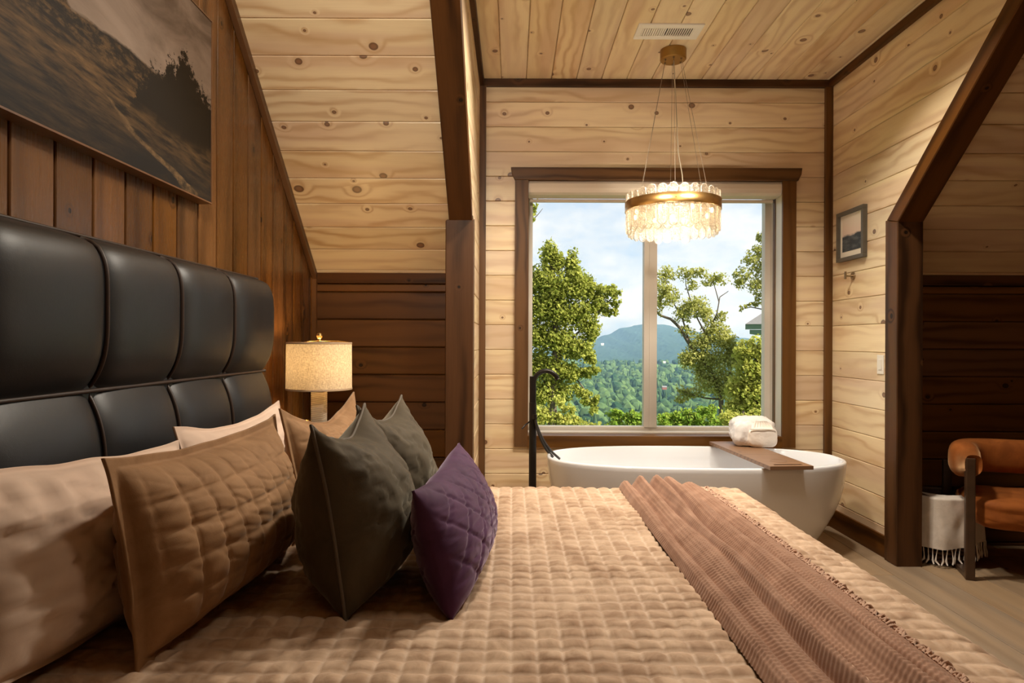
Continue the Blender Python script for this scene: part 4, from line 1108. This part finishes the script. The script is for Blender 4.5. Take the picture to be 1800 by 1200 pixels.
for i in range(nS):
    a = R(-175) + R(185) * i / (nS - 1)
    for j in range(nT):
        t = j / (nT - 1)
        if t < .2: r_ = .14 + .075 * (t / .2); zz = .40 + .016 - .006 * (t / .2)
        else:
            q = (t - .2) / .8; r_ = .215 + .010 * q; zz = .41 - .285 * q
        fold = .010 * math.sin(a * 9 + 1) * t + .008 * noise.noise(Vector((a * 4, t * 3, 2)))
        P[i, j] = ((r_ + fold) * math.cos(a), (r_ + fold) * math.sin(a), zz - .40 - .02 * math.sin(a * 2) * t)
MB().grid(P).build('cloth', LINEN_M, lt, smooth=True)
mb = MB()
for i in range(0, nS, 2):
    b0 = Vector(P[i, -1]); d = Vector((b0.x, b0.y, 0)).normalized()
    s1, s2 = random.uniform(-.012, .012), random.uniform(-.012, .012); tg = Vector((-d.y, d.x, 0))
    lz = min(.09, b0.z + .40 - .012)
    mb.tube([b0, b0 + tg * s1 * .6 + Vector((0, 0, -lz * .45)), b0 + tg * s1 + d * .004 + Vector((0, 0, -lz * .75)), b0 + tg * s2 + d * .006 + Vector((0, 0, -lz))], [.0035, .003, .0065, .004], 5)
o = mb.build('fringe', LINEN_M, lt, smooth=True); o['kind'] = 'stuff'

ac = empty('armchair', (2.94, 3.66, 0), R(-20)); tag(ac, 'rust velvet armchair with dark wooden frame in the right nook', 'armchair')
# local frame: front towards -y
HW, FR, BK = .345, -.10, .36
leg = lambda x, y, h_: MB().box((x - .0235, y - .020, 0), (x + .0235, y + .020, h_), .006).build('leg', CHAIR_WOOD, ac)
leg(-HW, FR, .685); leg(HW, FR, .685); leg(-HW, BK, .60); leg(HW, BK, .60)
for x in (-HW, HW):
    MB().box((x - .02, FR + .02, .0), (x + .02, BK - .02, .03), .004).build('rail', CHAIR_WOOD, ac)
MB().box((-HW + .02, BK - .015, .22), (HW - .02, BK + .015, .26), .004).build('rail', CHAIR_WOOD, ac)
blob('seat', RUST_M, (0.005, .13, .372), HW - .028, .26, .092, 4, ac, ex=5, wr=.006, n=36)
# curved bolster wrapping round the back at arm height
path = []
for k in range(33):
    t = k / 32
    a = PI + PI * t
    path.append(Vector((-(HW - .015) * math.copysign(abs(math.cos(PI * t)) ** .55, math.cos(PI * t)), FR - .01 + (.42) * math.sin(PI * t) ** .55, .648)))
rings = []
for k, p in enumerate(path):
    t_ = (path[min(k + 1, 32)] - path[max(k - 1, 0)]).normalized(); sd = t_.cross(Z_)
    sc = 1 if 1 < k < 31 else (.90 if k in (1, 31) else .55)
    rings.append([tuple(p + sd * .076 * sc * math.copysign(abs(math.cos(a)) ** .7, math.cos(a)) + Z_ * .100 * sc * math.copysign(abs(math.sin(a)) ** .7, math.sin(a))) for a in np.linspace(0, 2 * PI, 24, endpoint=False)])
mb = MB().grid(np.array(rings), closed_v=True, flip=True)
mb.f.append(tuple(range(24))); mb.f.append(tuple(32 * 24 + k for k in reversed(range(24))))
mb.build('bolster', RUST_M, ac, smooth=True)

# ------------------------------------------------------------------ outside
def terrain_z(x, y):
    if y < 300: t = (y - 5) / 295; z = -4 - 40 * t ** .8
    else: t = min(1, (y - 300) / 420); z = -44 + 20 * t
    return z + 4 * noise.noise(Vector((x * .006, y * .006, 1))) * min(1, y / 100)
ys = np.concatenate([np.linspace(6, 100, 24), np.linspace(110, 760, 60)]); xs_ = np.linspace(-330, 480, 90)
P = np.array([[(x * (0.3 + y / 500), y, terrain_z(x * (0.3 + y / 500), y)) for y in ys] for x in xs_])
ground = MB().grid(P).build('ground', GRASS_M, smooth=True); struct(ground, 'grassy hillside falling away below the window')
def crest(px):
    pts = [(300, 612), (600, 604), (780, 618), (900, 622), (960, 612), (1000, 604), (1040, 597), (1065, 588), (1095, 575), (1130, 569), (1165, 569), (1200, 577), (1250, 586), (1300, 592), (1350, 596), (1500, 606), (1700, 600)]
    for (a, b_), (c, d) in zip(pts[:-1], pts[1:]):
        if a <= px <= c:
            t = (px - a) / (c - a); t = t * t * (3 - 2 * t); return b_ + (d - b_) * t
    return 610
D0, D1 = 900.0, 1900.0
pxs = np.linspace(310, 1690, 320); P = []
for i, px in enumerate(pxs):
    row = []
    for k in range(60):
        t = k / 59; D = D0 + (D1 - D0) * t
        ytop = crest(px); ylow = 655
        zt_ = H - (ytop - 600) / F * D1; zl = H - (ylow - 600) / F * D0
        z = zl + (zt_ - zl) * (t ** 1.15)
        x = (px - 900) / F * D1
        z += (5 * noise.noise(Vector((x * .02, D * .02, 3))) + 2.5 * noise.noise(Vector((x * .09, D * .09, 5)))) * math.sin(PI * min(1, t * 1.02)) + 1.6 * noise.noise(Vector((x * .12, D * .12, 9)))
        row.append((x, D, z))
    row.append((row[-1][0], D1 + 300, row[-1][2] - 90)); P.append(row)
hills = MB().grid(np.array(P)).build('hills', HILLM, smooth=False); struct(hills, 'wooded blue mountain ridge far beyond the window')

ico = bmesh.new(); bmesh.ops.create_icosphere(ico, subdivisions=2, radius=1)
ico.verts.index_update(); IV = np.array([tuple(v.co) for v in ico.verts]); IF = [[v.index for v in f.verts] for f in ico.faces]; ico.free()
def crowns(pts, name, mat, label, smin, smax, conif=.25):
    V = []; Fc = []; n0 = 0
    for (x, y, z) in pts:
        s_ = random.uniform(smin, smax); k = random.random() < conif
        nz = rng.normal(0, .10, len(IV)) + 1
        v = IV * nz[:, None]
        if k:
            v = v.copy(); hgt = (v[:, 2] + 1) / 2; v[:, :2] *= (1.05 - hgt)[:, None] * 1.0 + .05; v = v * np.array([s_ * .62, s_ * .62, s_ * 1.5])
        else: v = v * np.array([s_, s_, s_ * random.uniform(.85, 1.25)])
        V.append(v + np.array([x, y, z + s_ * .7])); Fc += [[q + n0 for q in f] for f in IF]; n0 += len(IV)
    o = mesh_obj(name, np.concatenate(V), Fc, mat, smooth=False); tag(o, label, 'forest', None, 'stuff'); return o
pts = []
y = 95.0
while y < 735:
    x0, x1 = -330 / F * y - 10, 640 / F * y + 10; st = 4.4 + y * .0036
    x = x0
    while x < x1:
        xx, yy = x + random.uniform(-st, st) * .5, y + random.uniform(-st, st) * .5
        if noise.noise(Vector((xx * .012, yy * .008, 12))) > -.32: pts.append((xx, yy, terrain_z(xx, yy)))
        x += st
    y += st * 1.25
crowns(pts, 'forest', FOREST, 'mixed green forest covering the valley slope seen through the window', 2.4, 4.4)

def far_house(px, py, Y, w, mat, label):
    c = at(px, py, Y); o = empty('far_house', c); tag(o, label, 'house', 'far houses in the valley')
    MB().box((-w, -w * .7, -w * .6), (w, w * .7, w * .5)).build('walls', mat, o)
    mb = MB().add([(-w * 1.1, -w * .85, w * .45), (w * 1.1, -w * .85, w * .45), (w * 1.1, w * .85, w * .45), (-w * 1.1, w * .85, w * .45), (-w * 1.1, 0, w * 1.1), (w * 1.1, 0, w * 1.1)], [(0, 1, 5, 4), (2, 3, 4, 5), (0, 4, 3), (1, 2, 5), (3, 2, 1, 0)])
    mb.build('roof', ROOF_M if mat is not HOUSE_M else HOUSE_M, o)
far_house(1059, 605, 1180, 2.4, HOUSE_M, 'tiny white house on the far blue ridge')
far_house(1168, 681, 330, 1.1, HOUSE_R, 'small red house among the valley trees')
far_house(1168, 636, 620, 1.1, HOUSE_M, 'small pale house at the top of the valley forest')

# neighbouring roof at the right edge of the window
nb = empty('neighbor_house', at(1380, 620, 20)); tag(nb, 'grey roof and green eaves of the house next door', 'house')
e0 = at(1310, 568, 20); nb.location = (e0.x, 20, 0); nb.rotation_euler = (0, 0, R(-24))
def bx(name, mat, a, b_): return MB().box(a, b_).build(name, mat, nb)
bx('fascia', SOFFIT_M, (0, 0, e0.z - .16), (5, .06, e0.z))
bx('soffit', SOFFIT_M, (.12, .06, e0.z - .30), (5, 4, e0.z - .17))
bx('wall', HOUSE_M, (.5, .6, -9), (5, 4, e0.z - .30))
mesh_obj('roof', [(0, -.04, e0.z), (5, -.04, e0.z), (5, 4, e0.z), (0, 4, e0.z), (1.6, 1.9, e0.z + 1.25), (5, 1.9, e0.z + 1.25)], [(0, 1, 5, 4), (2, 3, 4, 5), (0, 4, 3), (1, 2, 5), (3, 2, 1, 0)], ROOF_M, nb)

def leaves(clusters, Y, dens, size, depth=1.0, shell_=.5, seed=1, spread=.44):
    """leaf blades spread through ellipsoids given as picture position and size, returned as vertices and faces"""
    rg = np.random.default_rng(seed); V = []; n_tot = 0
    for (px, py, rx, ry, *rest) in clusters:
        c = np.array(at(px, py, Y)); k = Y / F
        r3 = np.array([rx * k, min(rx, ry) * k * depth, ry * k]); n = int(dens * rx * ry * (rest[0] if rest else 1))
        d = rg.normal(size=(n, 3)); d /= np.linalg.norm(d, axis=1, keepdims=True)
        rad = rg.random(n) ** shell_
        # clump into sprays
        nc = max(5, n // 9); cd = rg.normal(size=(nc, 3)); cd /= np.linalg.norm(cd, axis=1, keepdims=True); cr_ = rg.random(nc) ** .45
        ctr = cd * cr_[:, None]; pick = rg.integers(0, nc, n)
        pos = c + (ctr[pick] + d * rad[:, None] * spread) * r3
        s_ = size * rg.uniform(.6, 1.25, n)
        a = rg.normal(size=(n, 3)); a[:, 2] -= .5; a /= np.linalg.norm(a, axis=1, keepdims=True)
        up = rg.normal(size=(n, 3)) * .8 + np.array([.35, -.45, 1.0]); b_ = np.cross(up, a); b_ /= np.maximum(1e-6, np.linalg.norm(b_, axis=1, keepdims=True))
        nn = np.cross(a, b_)
        quad = np.stack([pos - a * s_[:, None] * .5, pos + b_ * s_[:, None] * .40 + nn * s_[:, None] * .12, pos + a * s_[:, None] * .55, pos - b_ * s_[:, None] * .40 + nn * s_[:, None] * .12], 1)
        V.append(quad.reshape(-1, 3)); n_tot += n
    V = np.concatenate(V); idx = np.arange(n_tot * 4).reshape(-1, 4)
    F_ = np.concatenate([idx[:, [0, 1, 2]], idx[:, [0, 2, 3]]])
    return V, F_
def limb(pts, Y, r0, r1, seg=7):
    p = []
    P3 = [at(a, b_, Y) + Vector((0, dy[0] if dy else 0, 0)) for a, b_, *dy in pts]
    for k in range(len(P3) - 1):
        for q in range(5):
            t = q / 5; w = P3[k].lerp(P3[k + 1], t); w += Vector((noise.noise(w * 1.7), noise.noise(w * 1.9 + Vector((5, 0, 0))), noise.noise(w * 1.3 + Vector((0, 9, 0))))) * r0 * .5; p.append(w)
    p.append(P3[-1]); n = len(p)
    return p, [r0 + (r1 - r0) * k / (n - 1) for k in range(n)]
def tree(name, label, Y, clusters, mat, dens, size, trunk, limbs, depth=1.0, seed=1, cat='tree', group=None):
    b0 = at(trunk[0][0], trunk[0][1], Y); b0.z = terrain_z(b0.x, Y) if trunk else b0.z
    o = empty(name, b0); tag(o, label, cat, group or 'trees outside the window')
    V, F_ = leaves(clusters, Y, dens, size, depth, seed=seed)
    c = mesh_obj('crown', V, F_, mat, o, world=True); c['kind'] = 'stuff'
    tp, rr = limb(trunk[1:], Y, trunk[0][2], trunk[0][3]); tp = [Vector((tp[0].x, Y, b0.z))] + tp; rr = [rr[0] * 1.3] + rr
    MB().tube(tp, rr, 8).build('trunk', BARK, o, smooth=True, world=True)
    for (pp, r0, r1) in limbs:
        p, r_ = limb(pp, Y, r0, r1); MB().tube(p, r_, 6).build('branch', BARK, o, smooth=True, world=True)
    return o
# maple at the left
cl = [(966, 452, 16, 26), (980, 462, 12, 24), (1005, 465, 13, 26), (948, 490, 22, 26), (975, 505, 30, 30), (1010, 500, 26, 28), (1034, 505, 16, 22), (1056, 512, 15, 13), (1078, 512, 14, 11), (1082, 530, 9, 9), (1074, 548, 13, 8), (1050, 535, 20, 16),
      (950, 540, 24, 28), (985, 550, 32, 30), (1020, 555, 26, 26), (1040, 575, 16, 16), (950, 590, 24, 28), (985, 600, 30, 28), (1018, 610, 22, 22), (1036, 628, 12, 14), (945, 640, 20, 28), (975, 650, 26, 24), (1005, 655, 18, 18), (1030, 655, 20, 10), (1045, 650, 9, 7),
      (950, 690, 22, 24), (985, 690, 24, 20), (1015, 685, 14, 10), (1030, 700, 12, 12), (1043, 715, 9, 14), (1048, 700, 8, 8), (915, 560, 30, 60), (905, 660, 30, 50), (1038, 590, 12, 14)]
tree('maple_tree', 'leafy green tree filling the left half of the window', 26, cl, LEAF_A, 2.0, .135, [(968, 760, .20, .07), (970, 760), (972, 690), (978, 600), (975, 520), (968, 440)],
     [([(975, 640), (1000, 600), (1030, 570), (1060, 540), (1085, 512)], .06, .015), ([(974, 670), (1010, 660), (1032, 690), (1046, 722)], .045, .012), ([(976, 590), (955, 540), (945, 480)], .05, .015), ([(977, 560), (1000, 500), (1006, 448)], .05, .012), ([(972, 690), (950, 660), (930, 640)], .05, .015)], seed=3)
# sprig of a nearer tree, top left
tree('tall_tree', 'sparse twig of a tall tree at the upper left of the window', 22, [(936, 360, 8, 20, .8), (925, 370, 14, 26), (915, 400, 15, 30)], LEAF_A, .6, .14, [(890, 800, .16, .05), (890, 700), (888, 560), (890, 400), (905, 330)], [([(889, 430), (915, 392), (935, 387), (946, 375), (953, 366)], .03, .006), ([(890, 400), (920, 375), (938, 352)], .03, .008)], seed=8)
# slender open tree right of the mullion
cl = [(1170, 480, 18, 13, .7), (1163, 505, 14, 18, .8), (1175, 520, 20, 18, .8), (1205, 480, 16, 12, .7), (1228, 478, 14, 10, .7), (1245, 492, 14, 10, .6), (1263, 488, 16, 12, .7), (1215, 500, 14, 10, .6), (1222, 535, 22, 18), (1200, 550, 18, 14, .8), (1240, 550, 16, 16, .9), (1158, 535, 8, 20, .6),
      (1205, 580, 16, 10, .6), (1255, 580, 22, 18), (1235, 600, 26, 16), (1275, 600, 20, 22), (1220, 625, 26, 16), (1255, 635, 30, 24), (1290, 625, 16, 20), (1208, 635, 14, 14), (1245, 670, 24, 20), (1275, 675, 26, 26), (1215, 690, 22, 10, .8), (1200, 700, 14, 8, .7), (1195, 680, 8, 8, .5), (1230, 650, 14, 12), (1265, 555, 12, 12, .6), (1138, 498, 5, 14, .5)]
tree('locust_tree', 'slender open tree behind the right pane with bare branches showing', 22, cl, LEAF_B, 2.4, .082, [(1272, 760, .09, .03), (1272, 760), (1268, 700), (1255, 660), (1232, 625), (1215, 608), (1200, 580), (1180, 560), (1160, 552), (1148, 540)],
     [([(1215, 608), (1200, 560), (1180, 525), (1170, 490)], .035, .008), ([(1232, 625), (1240, 590), (1260, 550), (1265, 520), (1280, 510)], .035, .01), ([(1240, 585), (1222, 550), (1205, 500), (1205, 478)], .03, .008), ([(1268, 700), (1240, 698), (1210, 690), (1190, 682)], .04, .01), ([(1264, 530), (1255, 500), (1248, 488)], .02, .006), ([(1268, 690), (1285, 650), (1290, 610)], .05, .012)], seed=5)
# airy branches at the upper right
cl = [(1340, 415, 10, 14, .8), (1330, 440, 14, 12, .7), (1318, 455, 14, 12, .7), (1335, 470, 16, 14, .8), (1305, 480, 16, 12, .7), (1300, 495, 14, 10, .7), (1328, 500, 16, 14, .8), (1340, 520, 12, 14, .8), (1305, 540, 8, 6, .6), (1325, 535, 12, 7, .7), (1360, 450, 20, 40), (1370, 510, 22, 40)]
tree('ash_tree', 'airy tree reaching in from the upper right of the window', 19, cl, LEAF_B, 2.4, .072, [(1400, 800, .15, .06), (1400, 760), (1395, 640), (1385, 520), (1365, 430), (1350, 395)],
     [([(1388, 560), (1360, 520), (1330, 500), (1296, 496)], .035, .008), ([(1380, 500), (1350, 465), (1318, 450)], .03, .007), ([(1392, 600), (1355, 545), (1320, 538), (1300, 542)], .03, .006), ([(1372, 460), (1345, 440), (1338, 412)], .03, .007)], seed=6)
# yellow-green tree low on the right
cl = [(1310, 620, 20, 20), (1335, 610, 18, 22), (1320, 650, 26, 24), (1345, 650, 18, 30), (1300, 680, 22, 24), (1330, 690, 28, 28), (1350, 710, 18, 24), (1300, 715, 24, 18), (1330, 730, 26, 18), (1375, 660, 26, 50)]
tree('young_tree', 'yellow-green tree below the roof next door', 17, cl, LEAF_C, 1.2, .115, [(1330, 800, .10, .04), (1330, 760), (1328, 700), (1330, 640), (1334, 600)], [([(1329, 690), (1310, 650), (1306, 620)], .03, .01), ([(1329, 700), (1300, 700), (1290, 690)], .03, .01)], seed=7)
def shrub(label, Y, clusters, mat, dens, size, seed, base):
    tree('shrub', label, Y, clusters, mat, dens, size, [(base, 800, .05, .02), (base, 770), (base, 740), (base + 3, 720)], [([(base, 765), (base - 12, 740), (base - 16, 728)], .025, .008), ([(base, 765), (base + 12, 742), (base + 16, 730)], .025, .008)], seed=seed, cat='shrub', group='shrubs under the window')
shrub('pale yellow-green shrub under the left tree by the window corner', 14, [(950, 730, 22, 18), (985, 738, 22, 16), (1000, 720, 12, 12, .8), (1015, 745, 20, 12), (935, 745, 20, 18), (1040, 752, 18, 10), (985, 705, 14, 12, .5)], LEAF_C, 1.4, .08, 21, 975)
shrub('bright green rounded shrub left of the window mullion', 13, [(1090, 728, 18, 10), (1110, 735, 20, 12), (1120, 752, 24, 12), (1080, 748, 16, 10), (1132, 730, 10, 8)], LEAF_D, 1.5, .08, 22, 1105)
shrub('wide leafy shrub right of the window mullion', 13, [(1170, 738, 18, 14), (1200, 735, 20, 16), (1230, 730, 18, 16), (1250, 722, 14, 12), (1215, 750, 26, 12), (1180, 752, 22, 12), (1260, 745, 22, 16)], LEAF_D, 1.5, .075, 23, 1210)
shrub('yellow-green shrub behind the towels at the right of the window', 12, [(1285, 735, 18, 16), (1310, 738, 20, 14), (1335, 735, 18, 16), (1295, 755, 26, 12), (1345, 752, 20, 12)], LEAF_C, 1.4, .075, 24, 1305)

# haze in the valley air between the window and the ridge
hz = NB('valley_haze'); hz.n.remove(hz.p)
vsn = hz.n.new('ShaderNodeVolumeScatter'); vsn.inputs['Color'].default_value = (0.36, 0.62, 1.0, 1); vsn.inputs['Density'].default_value = 0.0004; vsn.inputs['Anisotropy'].default_value = 0.2
hz.l.new(vsn.outputs[0], hz.n['Material Output'].inputs['Volume'])
HAZE_ON = True
if HAZE_ON:
    haze = MB().box((-900, 120, -120), (1300, 1850, 140)).build('valley_haze', hz.m)
    tag(haze, 'bluish haze hanging over the valley beyond the window', 'haze', None, 'stuff')
